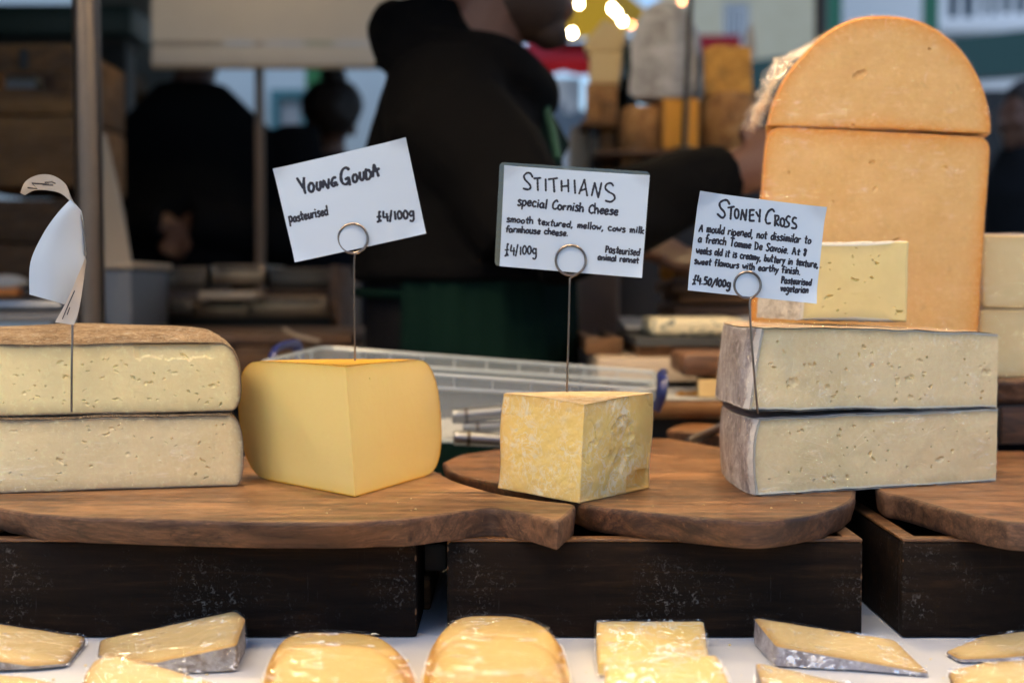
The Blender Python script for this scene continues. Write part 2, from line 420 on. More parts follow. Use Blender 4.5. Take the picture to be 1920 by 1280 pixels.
def black_box():
    m = N('black_stained_wood')
    v = m.mapv((3, 30, 34)); g = m.noise(3, 6, .7, vec=v, dist=.6)
    c = m.ramp(g, [(.35, (.0075, .0055, .0048)), (.55, (.015, .0095, .0068)), (.8, (.042, .022, .011))])
    cross = m.noise(3, 4, .7, vec=m.mapv((120, 120, 6)))
    sc = m.math('MULTIPLY', m.ramp(m.noise(300, 4, .75, dist=1.0), [(.56, 0), (.68, 1)]), m.ramp(m.noise(18, 4, .65), [(.5, 0), (.68, 1)]))
    sc = m.math('ADD', sc, m.math('MULTIPLY', m.ramp(cross, [(.63, 0), (.72, 1)]), m.ramp(m.noise(16, 3, .6, vec=m.mapv((1, 1, 1), (0, 0, 0), (5, 5, 5))), [(.5, 0), (.7, .35)])))
    c = m.mix(m.math('MULTIPLY', sc, .55, True), c, (.24, .235, .23))
    r = m.attr('rim'); rw = m.math('MULTIPLY', r, m.ramp(m.noise(120, 5, .7), [(.38, 0), (.55, 1)]))
    c = m.mix(m.math('MULTIPLY', rw, .8), c, (.30, .20, .12))
    m.set(color=c, rough=m.ramp(g, [(.3, .6), (.7, .8)]), spec=.06, normal=m.bump(m.math('ADD', g, m.math('MULTIPLY', cross, .4)), .45, .001))
    return m.m
MT['black'] = black_box()
MT['wire'] = plain('steel_wire', (.20, .175, .16), .28, .95, scale=80)
MT['card'] = plain('white_card', (.54, .64, .76), .40, 0, var=.03, scale=25, bumps=.05, coat=.35, coatr=.28)  # white card; bluish, darker base colour carries the cool daylight on it
MT['card_edge'] = plain('card_back', (.62, .56, .49), .35, 0, var=.12, scale=40, coat=.5, coatr=.1)
MT['ink'] = plain('marker_ink', (.012, .011, .022), .4, 0, var=.2)
MT['sleeve'] = film_mat('plastic_sleeve', 1.2, 40, (1, 1, 1), .12, (.62, .60, .58), strength=.1, dist=.001, patch=0)
MT['cloth'] = cloth_mat('white_tablecloth', (.70, .72, .76), .85, .03)
def clear_plastic():
    m = N('clear_plastic')
    tr = m.node('BsdfTransparent'); tr.inputs[0].default_value = (.90, .93, .95, 1)
    b = m.b; m.set(color=(.62, .68, .72), rough=.22, spec=.6, normal=m.bump(m.noise(30, 4), .12, .002))
    mx = m.node('MixShader'); lw = m.node('LayerWeight'); lw.inputs[0].default_value = .35
    f = m.ramp(lw.outputs['Facing'], [(0, .20), (.75, .38), (1, .75)])
    m.link(f, mx.inputs[0]); m.link(tr.outputs[0], mx.inputs[1]); m.link(b.outputs[0], mx.inputs[2]); m.link(mx.outputs[0], m.out.inputs['Surface'])
    return m.m
MT['clear'] = clear_plastic()
def clear_rim():
    m = N('frosted_plastic_rim')
    tr = m.node('BsdfTransparent'); tr.inputs[0].default_value = (.85, .9, .93, 1)
    m.set(color=(.70, .76, .80), rough=.18, spec=.7)
    mx = m.node('MixShader'); mx.inputs[0].default_value = .42
    m.link(tr.outputs[0], mx.inputs[1]); m.link(m.b.outputs[0], mx.inputs[2]); m.link(mx.outputs[0], m.out.inputs['Surface'])
    return m.m
MT['clear_rim'] = clear_rim()
MT['blue'] = plain('blue_plastic', (.008, .016, .11), .35, var=.1)
MT['steel'] = plain('brushed_steel', (.24, .25, .27), .36, 1.0, scale=60)
MT['post'] = plain('steel_post', (.10, .082, .072), .38, .9, scale=40)
MT['paper'] = plain('white_paper', (.42, .43, .44), .8, var=.04)
MT['hoodie'] = cloth_mat('black_hoodie', (.0030, .0030, .0036), .9, .25)
MT['trousers'] = cloth_mat('black_trousers', (.006, .006, .008), .9, .2)
MT['apron'] = cloth_mat('green_apron', (.0018, .0100, .0080), .85, .25)
MT['skin'] = plain('skin', (.115, .050, .032), .5, var=.12, scale=18, sss=.1, sssr=(1, .4, .2), ssss=.004)
MT['hair'] = plain('dark_hair', (.016, .011, .009), .6, var=.3, scale=160, bumps=.6)
MT['skin_pale'] = plain('pale_skin', (.16, .075, .05), .5, var=.1, scale=18)
MT['crate'] = wood_mat('crate_wood', (.13, .060, .018), (.085, .038, .011), (.035, .015, .005), 'X', .4, .7)
MT['crate_light'] = wood_mat('crate_wood_light', (.22, .105, .030), (.16, .072, .020), (.08, .034, .010), 'X', .3, .7, knots=False)
MT['brownwood'] = wood_mat('brown_wood', (.13, .062, .026), (.08, .036, .015), (.035, .014, .006), 'X', .6, .6)
MT['counter'] = plain('beige_counter', (.40, .31, .22), .5, var=.12, scale=12)
MT['darksteel'] = plain('dark_steel', (.06, .048, .038), .38, .8, scale=30)
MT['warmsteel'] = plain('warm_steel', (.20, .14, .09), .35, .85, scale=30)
MT['blackish'] = plain('black_paint', (.010, .010, .010), .6)
MT['green_dark'] = plain('dark_green_paint', (.008, .030, .026), .5)
MT['green_beam'] = plain('green_beam_paint', (.018, .075, .070), .5)
MT['green'] = plain('green_paint', (.020, .16, .085), .5)
MT['green_bright'] = plain('bright_green_paint', (.02, .20, .05), .5)
MT['blind'] = cloth_mat('beige_blind', (.68, .62, .56), .85, .05)
MT['grey_wall'] = plain('grey_wall', (.22, .23, .24), .8, var=.06, scale=4)
MT['pale_wall'] = plain('pale_wall', (.62, .70, .72), .8, var=.05, scale=3)
MT['red'] = cloth_mat('red_canvas', (.33, .012, .018), .7, .12)
MT['yellow'] = cloth_mat('yellow_canvas', (.75, .37, .02), .7, .08)
MT['white'] = plain('white_panel', (.82, .84, .86), .5, var=.03)
MT['asphalt'] = plain('asphalt', (.055, .055, .058), .85, var=.25, scale=60, bumps=.5)
MT['glass'] = N('window_glass').set(color=(.03, .065, .095), rough=.6, spec=.2).m
MT['mustard'] = paste_mat('mustard_cheese', (.68, .30, .018), (.60, .25, .012), (.45, .2, .03), .5, mott=30, rough=.6)
MT['mould_orange'] = rind_mat('mouldy_orange', [(.16, .10, .03), (.42, .20, .035), (.58, .29, .05), (.66, .38, .10)], 28, .8, .8, crack=False)
MT['drum_rind'] = rind_mat('drum_rind', [(.10, .045, .015), (.24, .11, .035), (.36, .18, .06), (.46, .30, .15)], 30, .85, .9, crack=False)
MT['cloth_rind'] = rind_mat('clothbound_rind', [(.20, .19, .18), (.36, .35, .34), (.47, .46, .45), (.58, .57, .57)], 18, .85, .7, crack=False)
MT['cream'] = plain('cream_cheese', (.62, .46, .22), .6, var=.12, scale=20)
MT['slate'] = plain('slate', (.03, .033, .036), .55, var=.3, scale=30)
def blue_cheese():
    m = N('blue_cheese')
    c = m.mix(m.ramp(m.noise(55, 5, .7, dist=1.5), [(.52, 0), (.62, 1)]), (.72, .62, .40), (.06, .09, .10))
    m.set(color=c, rough=.6, normal=m.bump(m.noise(90, 4), .8, .003)); return m.m
MT['bluecheese'] = blue_cheese()
def brick():
    m = N('pale_brick')
    n = m.node('TexBrick'); v = m.mapv((1, 1, 1), (PI / 2, 0, 0)); m.link(v, n.inputs['Vector'])
    n.inputs['Color1'].default_value = (.82, .72, .50, 1); n.inputs['Color2'].default_value = (.76, .65, .42, 1); n.inputs['Mortar'].default_value = (.74, .68, .55, 1)
    n.inputs['Scale'].default_value = 4.4; n.inputs['Mortar Size'].default_value = .012
    c = m.mix(m.math('MULTIPLY', m.ramp(m.noise(1.6, 6, .7), [(.35, 0), (.65, 1)]), .6), n.outputs['Color'], (.72, .63, .43))
    m.set(color=c, rough=.9, normal=m.bump(n.outputs['Fac'], -.3, .006)); return m.m
MT['brick'] = brick()
MT['bulb_warm'] = emit_mat('warm_bulb', (1.0, .70, .37), 92)
MT['shade'] = plain('enamel_shade', (.55, .55, .53), .4, var=.05)
MT['bulb_bright'] = emit_mat('bright_bulb', (1.0, .72, .40), 80)
MT['bulb_far'] = emit_mat('warm_bulb_far', (1.0, .80, .46), 60)
MT['bulb_orange'] = emit_mat('orange_bulb', (1.0, .42, .15), 14)
MT['bulb_cool'] = emit_mat('cool_bulb', (.62, .82, 1.0), 34)

# ------------------------------------------------------------------ cheese builders
def pits_fn(n, seed, L, H, size=(.0010, .0030), depth=(.0010, .0030), elong=(1.2, 3.5), margin=.005, ang=.25, clusters=0):
    r = random.Random(seed); out = []
    for k in range(n):
        a, b = r.uniform(margin, L - margin), r.uniform(margin, H - margin)
        s = r.uniform(*size) * min(2.4, .55 * math.exp(abs(r.gauss(0, .6))))
        out.append((a, b, s * (1 + (r.uniform(*elong) - 1) * r.random()), s * r.uniform(.45, .9), r.gauss(0, ang * 2), r.uniform(*depth)))
    def f(a, b):
        d = np.zeros_like(a)
        q = np.stack([a, b, np.zeros_like(a)], -1).reshape(-1, 3)
        wa = a + .0011 * fbm(q, 520, 2, seed).reshape(a.shape); wb = b + .0011 * fbm(q, 520, 2, seed + 5).reshape(a.shape)
        for (x, y, l, w, t, dp) in out:
            m = (np.abs(a - x) < l * 2.2 + .003) & (np.abs(b - y) < l * 2.2 + .003)
            if not m.any(): continue
            u = (wa[m] - x) * math.cos(t) + (wb[m] - y) * math.sin(t); v = -(wa[m] - x) * math.sin(t) + (wb[m] - y) * math.cos(t)
            e = (u / l) ** 2 + (v / w) ** 2
            d[m] = np.maximum(d[m], dp * np.clip(1.35 - e, 0, 1) ** .7)
        return d
    return f
def super_profile(H, bulge, n=2.6, m=40, flat=.0, zc=.5):
    """side section (inset from R, z) of a wheel: rounded by 'bulge'"""
    out = []
    for i in range(m):
        t = -1 + 2 * i / (m - 1)
        x = 1 - abs(t) ** n
        out.append((-bulge * (1 - x ** (1 / n)) - flat * 0, (t + 1) / 2 * H))
    return out
def sector(root, apex, R, th0, th1, z0, prof, m_paste, m_rind, m_top=None, dome=0.0, ds=.0006, pits=(None, None), seed=1, rag=.0006,
           rough_cut=.00014, rimscale=.006, coarse=(False, False), xf=None, cutnoise=None, rind_d=.0007, film=None, filmoff=.0012, overhang=.0005, folds=None):
    """wheel sector. th0 and th1 are the directions of its two cut faces from the apex"""
    ax, ay = apex
    pr = np.array(prof); rs = R + pr[:, 0]; zs = pr[:, 1]; H = zs.max(); m = len(pr)
    # resample the section evenly
    L = np.concatenate([[0], np.cumsum(np.hypot(np.diff(rs), np.diff(zs)))])
    def sect(step):
        k = max(8, int(L[-1] / step)); t = np.linspace(0, L[-1], k)
        return np.interp(t, L, rs), np.interp(t, L, zs)
    def up(z, rr, th):      # crown of the wheel
        return z + dome * np.clip(1 - (rr / R) ** 2, 0, 1) * (z / H)
    def fin(g):
        sh = g.shape; q = g.reshape(-1, 3)
        q = warp(q, rag * .16, 130, seed); q = warp(q, rag * 1.0, 24, seed + 50)
        q[:, 2] += z0
        if xf is not None: q = xf(q)
        return q.reshape(sh)
    paste = M(); rind = M(); top = M(); flm = M()
    dirs = [np.array([math.cos(t), math.sin(t)]) for t in (th0, th1)]
    for k in (0, 1):
        step = ds * (5 if coarse[k] else 1)
        r_, z_ = sect(step)
        nt = max(10, int(R / step)); T = np.linspace(0, 1, nt)
        rr = T[:, None] * r_[None, :]; zz = up(np.repeat(z_[None, :], nt, 0), rr, 0)
        inw = np.array([-dirs[k][1], dirs[k][0]]) * (1 if k == 0 else -1)
        if ((th1 - th0) % (2 * PI)) > PI or th1 < th0: inw = -inw
        d = np.zeros_like(rr)
        q = np.stack([rr, zz, np.full_like(rr, k * 3.)], -1).reshape(-1, 3)
        d += rough_cut * fbm(q, 260, 3, seed + 9 * k).reshape(rr.shape)
        if pits[k] is not None: d += pits[k](rr, zz)
        if cutnoise is not None and not coarse[k]: d += cutnoise(rr, zz, k)
        dist = np.minimum(np.minimum(zz.max() - zz, zz), (1 - T)[:, None] * r_[None, :])
        fade = np.clip(dist / .0015, 0, 1); fade[0, :] = .3
        d *= fade
        g = np.stack([ax + dirs[k][0] * rr + inw[0] * d, ay + dirs[k][1] * rr + inw[1] * d, zz], -1)
        paste.grid(fin(g), np.exp(-dist / rimscale))
        if film:
            st = .004; r2, z2 = sect(st); T2 = np.linspace(0, 1, max(8, int(R / st)))
            r3 = T2[:, None] * (r2[None, :] + filmoff); z3 = up(np.repeat(z2[None, :], len(T2), 0), r3, 0)
            g = np.stack([ax + dirs[k][0] * r3 - inw[0] * filmoff, ay + dirs[k][1] * r3 - inw[1] * filmoff, z3], -1)
            flm.grid(warp(fin(g).reshape(-1, 3), .0006, 90, seed + 3).reshape(g.shape))
    step = max(ds * 2, .0012)
    r_, z_ = sect(step)
    span = (th1 - th0)
    nth = max(16, int(abs(span) * R / step)); e = overhang / R * np.sign(span)
    TH = np.linspace(th0 - e, th1 + e, nth); cs, sn = np.cos(TH), np.sin(TH)
    rg = rind_d * (1 + .8 * fbm(np.stack([cs * R, sn * R, 0 * cs], 1), 220, 3, seed + 31))
    rr = r_[None, :] + rg[:, None]; zz = np.repeat(z_[None, :], nth, 0)
    fr_ = np.maximum(np.exp(-R * np.abs(TH - th0) / .010), np.exp(-R * np.abs(TH - th1) / .010))
    rind.grid(fin(np.stack([ax + cs[:, None] * rr, ay + sn[:, None] * rr, up(zz, rr, 0)], -1)), np.maximum(fr_[:, None] * np.ones(rr.shape), .6 * np.exp(-np.minimum(zz, H - zz) / .003)))
    paste.grid(fin(np.stack([ax + cs[:, None] * (rr - .002), ay + sn[:, None] * (rr - .002), up(zz, rr, 0)], -1)), np.ones(rr.shape))
    nr = max(10, int(R / (step * 1.3)))
    for zi, tgt, sgn in ((-1, top, 1), (0, rind, -1)):
        T = np.linspace(0, 1, nr); rr = T[None, :] * (r_[zi] + rg[:, None]); zc = np.full_like(rr, z_[zi])
        z2 = up(zc, rr, 0) + sgn * rind_d * .8
        # overhang at the cut faces: nudge outwards so the crust reads as a crust
        x = ax + cs[:, None] * rr; y = ay + sn[:, None] * rr
        for k, row in ((0, 0), (1, -1)):
            inw = np.array([-dirs[k][1], dirs[k][0]]) * (1 if k == 0 else -1) * np.sign(span)
            sh = overhang + .0007 * fbm(np.stack([rr[row], 0 * rr[row] + k, 0 * rr[row] + zi], 1), 240, 3, seed + 77)
            x[row] -= inw[0] * sh; y[row] -= inw[1] * sh
        fa = np.zeros(rr.shape)
        for tt in (th0, th1): fa = np.maximum(fa, np.exp(-np.abs(rr * np.sin(np.clip(np.abs(TH - tt), 0, PI / 2))[:, None]) / .006))
        tgt.grid(fin(np.stack([x, y, z2], -1)), fa)
        paste.grid(fin(np.stack([x, y, up(zc, rr, 0) - sgn * .0008], -1)), np.ones(rr.shape))
        if film:
            flm.grid(fin(np.stack([x, y, z2 + sgn * filmoff], -1))[::4, ::3])
    if film:
        rr = r_[None, :] + filmoff + .0016 + 0 * rg[:, None]
        g = fin(np.stack([ax + cs[:, None] * rr, ay + sn[:, None] * rr, up(zz, rr, 0)], -1))[::3, ::2]
        flm.grid(warp(g.reshape(-1, 3), .0016, 70, seed + 3).reshape(g.shape))
    part('paste', paste, m_paste, root)
    part('rind', rind, m_rind, root)
    part('top_rind', top, m_top or m_rind, root)
    if film: part('cling_film', flm, film, root)
    if film and folds:
        k = 1 if not coarse[1] and coarse[0] else 0
        inw = np.array([-dirs[k][1], dirs[k][0]]) * (1 if k == 0 else -1)
        def place(u, v, q):
            if q is not None: return q.uniform(.06 * R, .97 * R), q.uniform(.04, .96) * H, True
            if not (.01 * R < u < .99 * R and .02 * H < v < .98 * H): return None
            p = np.array([[ax + dirs[k][0] * u - inw[0] * (filmoff + .0002), ay + dirs[k][1] * u - inw[1] * (filmoff + .0002), up(np.array([v]), np.array([u]), 0)[0]]])
            return fin(p)[0]
        ff = M()
        for i_, (nf, ln_, an, sp_) in enumerate(folds): add_folds(ff, place, nf, ln_, an, sp_, seed + 7 * i_, (.00012, .00026))
        part('film_fold', ff, MT['film_fold'], root)
def add_folds(fm, place, n, length, ang, spread, seed, r=(.00018, .00042)):
    """small ridges where the film is gathered: place(u, v) -> point, or None outside; u, v in metres"""
    q = random.Random(seed); k = 0; tries = 0
    while k < n and tries < n * 30:
        tries += 1
        u, v, ok = place(None, None, q)
        a = q.gauss(ang, spread); L = q.uniform(*length) * (2.2 if q.random() < .12 else 1)
        bend = q.gauss(0, .25); pts = []
        for t in np.linspace(0, 1, 7):
            aa = a + bend * t
            p = place(u + math.cos(aa) * L * t, v + math.sin(aa) * L * t, None)
            if p is None: break
            pts.append(p + np.array([q.gauss(0, .00012) for _ in range(3)]))
        if len(pts) < 4: continue
        rr = q.uniform(*r); fm.tube(pts, [rr * x for x in np.sin(np.linspace(.25, PI - .25, len(pts)))], 5); k += 1
def round_poly(poly, r, n=6):
    """rounds the corners of a 3d polygon"""
    p = [np.array(q, float) for q in poly]; out = []
    rr = r if hasattr(r, '__len__') else [r] * len(p)
    for i in range(len(p)):
        a, b, c = p[i - 1], p[i], p[(i + 1) % len(p)]
        d1 = np.linalg.norm(a - b); d2 = np.linalg.norm(c - b); q = min(rr[i], .48 * d1, .48 * d2)
        A = b + (a - b) / d1 * q; C = b + (c - b) / d2 * q
        for t in np.linspace(0, 1, n): out.append((1 - t) ** 2 * A + 2 * t * (1 - t) * b + t * t * C)
    return np.array(out)
def resample(poly, step, closed=True):
    p = np.array(poly, float); q = np.concatenate([p, p[:1]]) if closed else p
    L = np.concatenate([[0], np.cumsum(np.linalg.norm(np.diff(q, axis=0), axis=1))])
    n = max(8, int(L[-1] / step)); t = np.linspace(0, L[-1], n, endpoint=not closed)
    return np.stack([np.interp(t, L, q[:, k]) for k in range(3)], 1)
def slab(root, front, back, m_front, m_side, step=.0012, seed=1, rag=.0005, rimscale=.006, bulge=.0, film=None, filmoff=.0008, pit=None, names=('paste', 'rind'),
         edge=.0012, crisp=.0006, filmscale=70, relief=.00012, bare=None, folds=None):
    """solid between a front outline and a back outline (same corner count): front face one part, side and back the other"""
    F = np.array(front, float); B = np.array(back, float)
    n0 = len(F)
    q = np.concatenate([F, F[:1]]); L = np.concatenate([[0], np.cumsum(np.linalg.norm(np.diff(q, axis=0), axis=1))])
    n = max(24, int(L[-1] / step)); t = np.linspace(0, L[-1], n, endpoint=False)
    qb = np.concatenate([B, B[:1]])
    F = np.stack([np.interp(t, L, q[:, k]) for k in range(3)], 1); B = np.stack([np.interp(t, L, qb[:, k]) for k in range(3)], 1)
    c = F.mean(0); cb = B.mean(0)
    rad = np.linalg.norm(F - c, axis=1); ns = max(8, int(rad.max() / step)); T = np.linspace(0.001, 1, ns)
    nrm = np.cross(F[n // 3] - c, F[0] - c); nrm /= np.linalg.norm(nrm)
    if np.dot(nrm, cb - c) > 0: nrm = -nrm
    g = c + (F - c)[:, None, :] * T[None, :, None]
    w = (1 - T)[None, :] * rad[:, None] * .8
    a = np.exp(-w / rimscale)
    if bare is not None:
        od = (F - c) / rad[:, None]; a = a * np.clip((.78 - od @ np.array(bare)) / .12, 0, 1)[:, None]
    fl = g.reshape(-1, 3)
    d = relief * fbm(fl, 220, 3, seed) + relief * 1.5 * fbm(fl, 40, 2, seed + 4)
    if pit is not None:
        e1 = np.array([1., 0, 0]); e1 -= nrm * e1.dot(nrm); e1 /= np.linalg.norm(e1); e2 = np.cross(nrm, e1)
        uv = (fl - c); pa = uv @ e1; pb = uv @ e2
        d = d - pit(pa - pa.min(), pb - pb.min())
    d *= np.clip(w.reshape(-1) / .002, 0, 1)
    fl = fl + nrm * d[:, None]
    # soft edge
    fl = fl - nrm * (edge * np.clip(1 - w.reshape(-1) / (edge * 1.6), 0, 1) ** 2)[:, None]
    W = lambda v: warp(warp(v, rag * .2, 110, seed + 20), rag * 1.1, 24, seed + 40)
    paste = M().grid(W(fl).reshape(g.shape), a, closeu=True)
    rind = M(); depth = np.linalg.norm(cb - c); nd = max(4, int(depth / (step * 2.5))); D = np.linspace(0, 1, nd)
    out = F - c; out /= np.maximum(np.linalg.norm(out, axis=1), 1e-6)[:, None]
    s = F[:, None, :] * (1 - D)[None, :, None] + B[:, None, :] * D[None, :, None]
    s = s + out[:, None, :] * (bulge * (1 - (2 * D - 1) ** 2))[None, :, None]
    s[:, 0, :] -= nrm * edge * .9
    r0 = W(s.reshape(-1, 3)); r0 = r0 + np.repeat(out, nd, 0) * (crisp * np.tile(np.minimum(1, np.arange(nd) / 2), n) * (1 + fbm(r0, 180, 3, seed + 8)))[:, None]
    rind.grid(r0.reshape(s.shape), closeu=True)
    TB = np.linspace(.001, 1, 12)
    gb = cb + (B - cb)[:, None, :] * TB[None, :, None]
    rind.grid(W(gb.reshape(-1, 3)).reshape(gb.shape), closeu=True)
    part(names[0], paste, m_front, root)
    part(names[1], rind, m_side, root)
    if film:
        fm = M()
        T2 = T[::3] if T[::3][-1] == 1 else np.append(T[::3], 1)
        g2 = c + nrm * filmoff + (F - c + out * filmoff)[::3][:, None, :] * T2[None, :, None]
        fm.grid(warp(W(g2.reshape(-1, 3)), filmoff * .9, filmscale, seed + 60).reshape(g2.shape), closeu=True)
        s2 = (s + out[:, None, :] * (filmoff + crisp * 2))[::3]
        fm.grid(warp(W(s2.reshape(-1, 3)), filmoff * .9, filmscale, seed + 60).reshape(s2.shape), closeu=True)
        part('cling_film', fm, film, root, merge=.0002)
        if folds:
            e1 = np.array([1., 0, 0]); e1 -= nrm * e1.dot(nrm); e1 /= np.linalg.norm(e1); e2 = np.cross(nrm, e1)
            if e2[1] + e2[2] < 0: e2 = -e2
            th = np.arctan2((F - c) @ e2, (F - c) @ e1); o_ = np.argsort(th); th_s = th[o_]; rad_s = rad[o_]
            def place(u, v, q):
                if q is not None:
                    a_ = q.uniform(-PI, PI); R_ = np.interp(a_, th_s, rad_s, period=2 * PI); t_ = math.sqrt(q.random()) * .97
                    return math.cos(a_) * R_ * t_, math.sin(a_) * R_ * t_, True
                if math.hypot(u, v) > .985 * np.interp(math.atan2(v, u), th_s, rad_s, period=2 * PI): return None
                p = c + e1 * u + e2 * v + nrm * (filmoff + .0002)
                return W(p[None])[0]
            ff = M()
            for i_, (nf, ln_, an, sp_) in enumerate(folds): add_folds(ff, place, nf, ln_, an, sp_, seed + 7 * i_)
            part('film_fold', ff, MT['film_fold'], root)
    return nrm
def board(root, outline, z0, z1, m_top, m_side, slant=.004, amp=.0012, step=.003, seed=1, fsc=40, tip=None):
    o = resample(np.array([(x, y, 0) for x, y in outline]), step)[:, :2]; n = len(o)
    tn = np.roll(o, -1, 0) - np.roll(o, 1, 0); tn /= np.maximum(np.linalg.norm(tn, axis=1), 1e-9)[:, None]
    area = np.sum(o[:, 0] * np.roll(o[:, 1], -1) - np.roll(o[:, 0], -1) * o[:, 1])
    on = np.stack([tn[:, 1], -tn[:, 0]], 1) * (1 if area > 0 else -1)
    h = z1 - z0; rows = [(-.0025, h), (-.0008, h - .0006), (0, h - .0022)]
    for k in range(1, 7): rows.append((-slant * (k / 7) ** 1.3, h - .0022 - (h - .0044) * k / 7))
    rows += [(-slant, .0022), (-slant - .002, 0)]
    g = np.zeros((n, len(rows), 3))
    for j, (d, z) in enumerate(rows):
        p = np.stack([o[:, 0], o[:, 1], np.full(n, z)], 1)
        am = amp * min(1, j / 3) if j < len(rows) - 1 else amp
        k = (d if tip is None or j < 3 else d * (1 - .8 * np.clip((o[:, 0] - tip) / .03, 0, 1))) + am * fbm(p, fsc, 3, seed) + am * .5 * fbm(p, 200, 2, seed + 3)
        g[:, j, :2] = o + on * k[:, None]; g[:, j, 2] = z0 + z
    edge = M().grid(g, closeu=True)
    top = M(); top.add(np.concatenate([g[:, 0], ]), [tuple(range(n))]); bot = M().add(g[:, -1], [tuple(range(n))[::-1]])
    edge.add(bot.V(), bot.f)
    bt = part('board_top', top, m_top, root, smooth=False)
    part('board_edge', edge, m_side, root)
def crate_box(name, label, x0, x1, y0, y1, z0, z1, wall=.012, group=None):
    t = thing(name, label, 'box', ((x0 + x1) / 2, (y0 + y1) / 2, z0), group)
    m = M(); h = z1 - .0025
    def panel(lo, hi):
        lo = np.array(lo); hi = np.array(hi)
        # dense shell so that the worn arrises can carry the wear attribute
        mm = M().box(lo, hi, .0018, seg=2); v = mm.V()
        return mm
    outer = M()
    for lo, hi in (((x0, y0, z0), (x1, y0 + wall, h)), ((x0, y1 - wall, z0), (x1, y1, h)),
                   ((x0, y0 + wall, z0), (x0 + wall, y1 - wall, h)), ((x1 - wall, y0 + wall, z0), (x1, y1 - wall, h))):
        mm = M().box(lo, hi, .0018)
        v = mm.V(); c = (np.array(lo) + hi) / 2; d = (np.array(hi) - lo) / 2
        e = np.sort((d - np.abs(v - c)), axis=1); w = (e[:, 1] < .0022).astype(float)
        outer.add(v, mm.f, None)
    outer.box((x0 + wall, y0 + wall, z0), (x1 - wall, y1 - wall, z0 + .006))
    part('box_wall', outer, MT['black'], t)
    # the worn arris: thin chipped strips of bare wood along the front corners
    rim = M()
    for lo, hi in (((x0, y0, h), (x1, y0 + wall, z1)), ((x0, y1 - wall, h), (x1, y1, z1)),
                   ((x0, y0 + wall, h), (x0 + wall, y1 - wall, z1)), ((x1 - wall, y0 + wall, h), (x1, y1 - wall, z1))):
        rim.box(lo, hi, .0012)
    part('worn_rim', rim, MT['rim_wood'], t)
    ar = M()
    for xx, sgn in ((x0, -1), (x1, 1)):
        zz = np.linspace(z0 + .002, h, 60)
        k = np.random.RandomState(int(abs(xx) * 1000)).rand(60)
        r = .0006 + .0013 * np.clip(fbm(np.stack([zz, zz * 0 + xx, zz * 0], 1), 160, 3, 5), 0, 1)
        ar.tube([(xx - sgn * .0012, y0 + .0012, z) for z in zz], list(r), 6)
    part('worn_corner', ar, MT['rim_wood'], t)
    return t
def wire_holder(label, ring, rr, path, Y, near):
    """spiral card holder: ring of wire in front of and behind the card, stem down to the cheese"""
    foot = path[-1]
    t = thing('card_holder', label, 'card holder', foot)
    c = np.array(ring); pts = []
    for k in range(0, 46):
        a = -.9 + 2 * PI * 1.55 * k / 45
        pts.append(c + np.array([math.cos(a) * rr, -.0022 + .0044 * (k / 45), math.sin(a) * rr]))
    m = M().tube(pts, .00095, 8)
    m.tube([pts[0]] + [np.array(q) for q in path], .00085, 8)
    part('wire', m, MT['wire'], t)
    return t

# ------------------------------------------------------------------ handwriting: single-stroke letters
G = {}
def _g(ch, w, *st): G[ch] = (w, [(q[0] == 's', [tuple(map(float, p.split(','))) for p in q[1:].split()]) for q in st])
_g('a', .55, 's.45,.5 .25,.58 .05,.35 .12,.03 .38,.12 .45,.5', 'l.46,.55 .5,0'); _g('b', .5, 'l.05,1 .05,0', 's.05,.35 .3,.55 .45,.3 .3,.02 .05,.05')
_g('c', .48, 's.45,.48 .2,.55 .05,.28 .2,.02 .45,.08'); _g('d', .52, 's.42,.45 .2,.55 .05,.28 .2,.02 .42,.15', 'l.45,1 .45,0')
_g('e', .48, 's.05,.28 .4,.34 .36,.54 .15,.52 .04,.25 .2,.01 .45,.1'); _g('f', .42, 's.45,.92 .28,1 .19,.8 .18,0', 'l.02,.55 .4,.55')
_g('g', .5, 's.42,.45 .2,.55 .05,.3 .2,.1 .42,.2', 's.45,.55 .44,-.2 .25,-.4 .05,-.3'); _g('h', .5, 'l.05,1 .05,0', 's.05,.3 .25,.55 .42,.42 .43,0')
_g('i', .22, 'l.1,.55 .1,0', 'l.1,.76 .12,.82'); _g('k', .45, 'l.05,1 .05,0', 'l.4,.55 .07,.25 .42,0'); _g('l', .2, 'l.1,1 .1,0')
_g('m', .68, 'l.05,.55 .05,0', 's.05,.3 .2,.55 .3,.4 .31,0', 's.31,.3 .48,.55 .6,.4 .6,0'); _g('n', .5, 'l.05,.55 .05,0', 's.05,.3 .25,.55 .42,.42 .43,0')
_g('o', .5, 's.25,.55 .06,.4 .08,.1 .25,.01 .43,.15 .42,.42 .25,.55'); _g('p', .5, 'l.05,.58 .05,-.4', 's.05,.45 .3,.58 .45,.3 .3,.03 .05,.08')
_g('r', .4, 'l.05,.55 .05,0', 's.05,.3 .2,.52 .38,.5'); _g('s', .42, 's.4,.5 .2,.58 .08,.44 .25,.3 .4,.15 .22,0 .03,.06'); _g('t', .42, 'l.2,.9 .2,.05 .35,.02', 'l.02,.6 .42,.6')
_g('u', .5, 's.05,.55 .06,.12 .22,0 .4,.2', 'l.42,.55 .43,0'); _g('v', .42, 'l.03,.55 .2,0 .4,.55'); _g('w', .6, 'l0,.55 .13,0 .28,.4 .42,0 .56,.55')
_g('x', .42, 'l0,.55 .4,0', 'l.4,.55 0,0'); _g('y', .45, 'l.03,.55 .22,.1', 'l.42,.55 .1,-.4')
_g('A', .62, 'l0,0 .28,.95 .55,0', 'l.1,.35 .46,.35'); _g('C', .58, 's.55,.8 .35,.95 .06,.6 .1,.15 .35,0 .55,.12'); _g('T', .6, 'l0,.92 .6,.92', 'l.3,.92 .3,0')
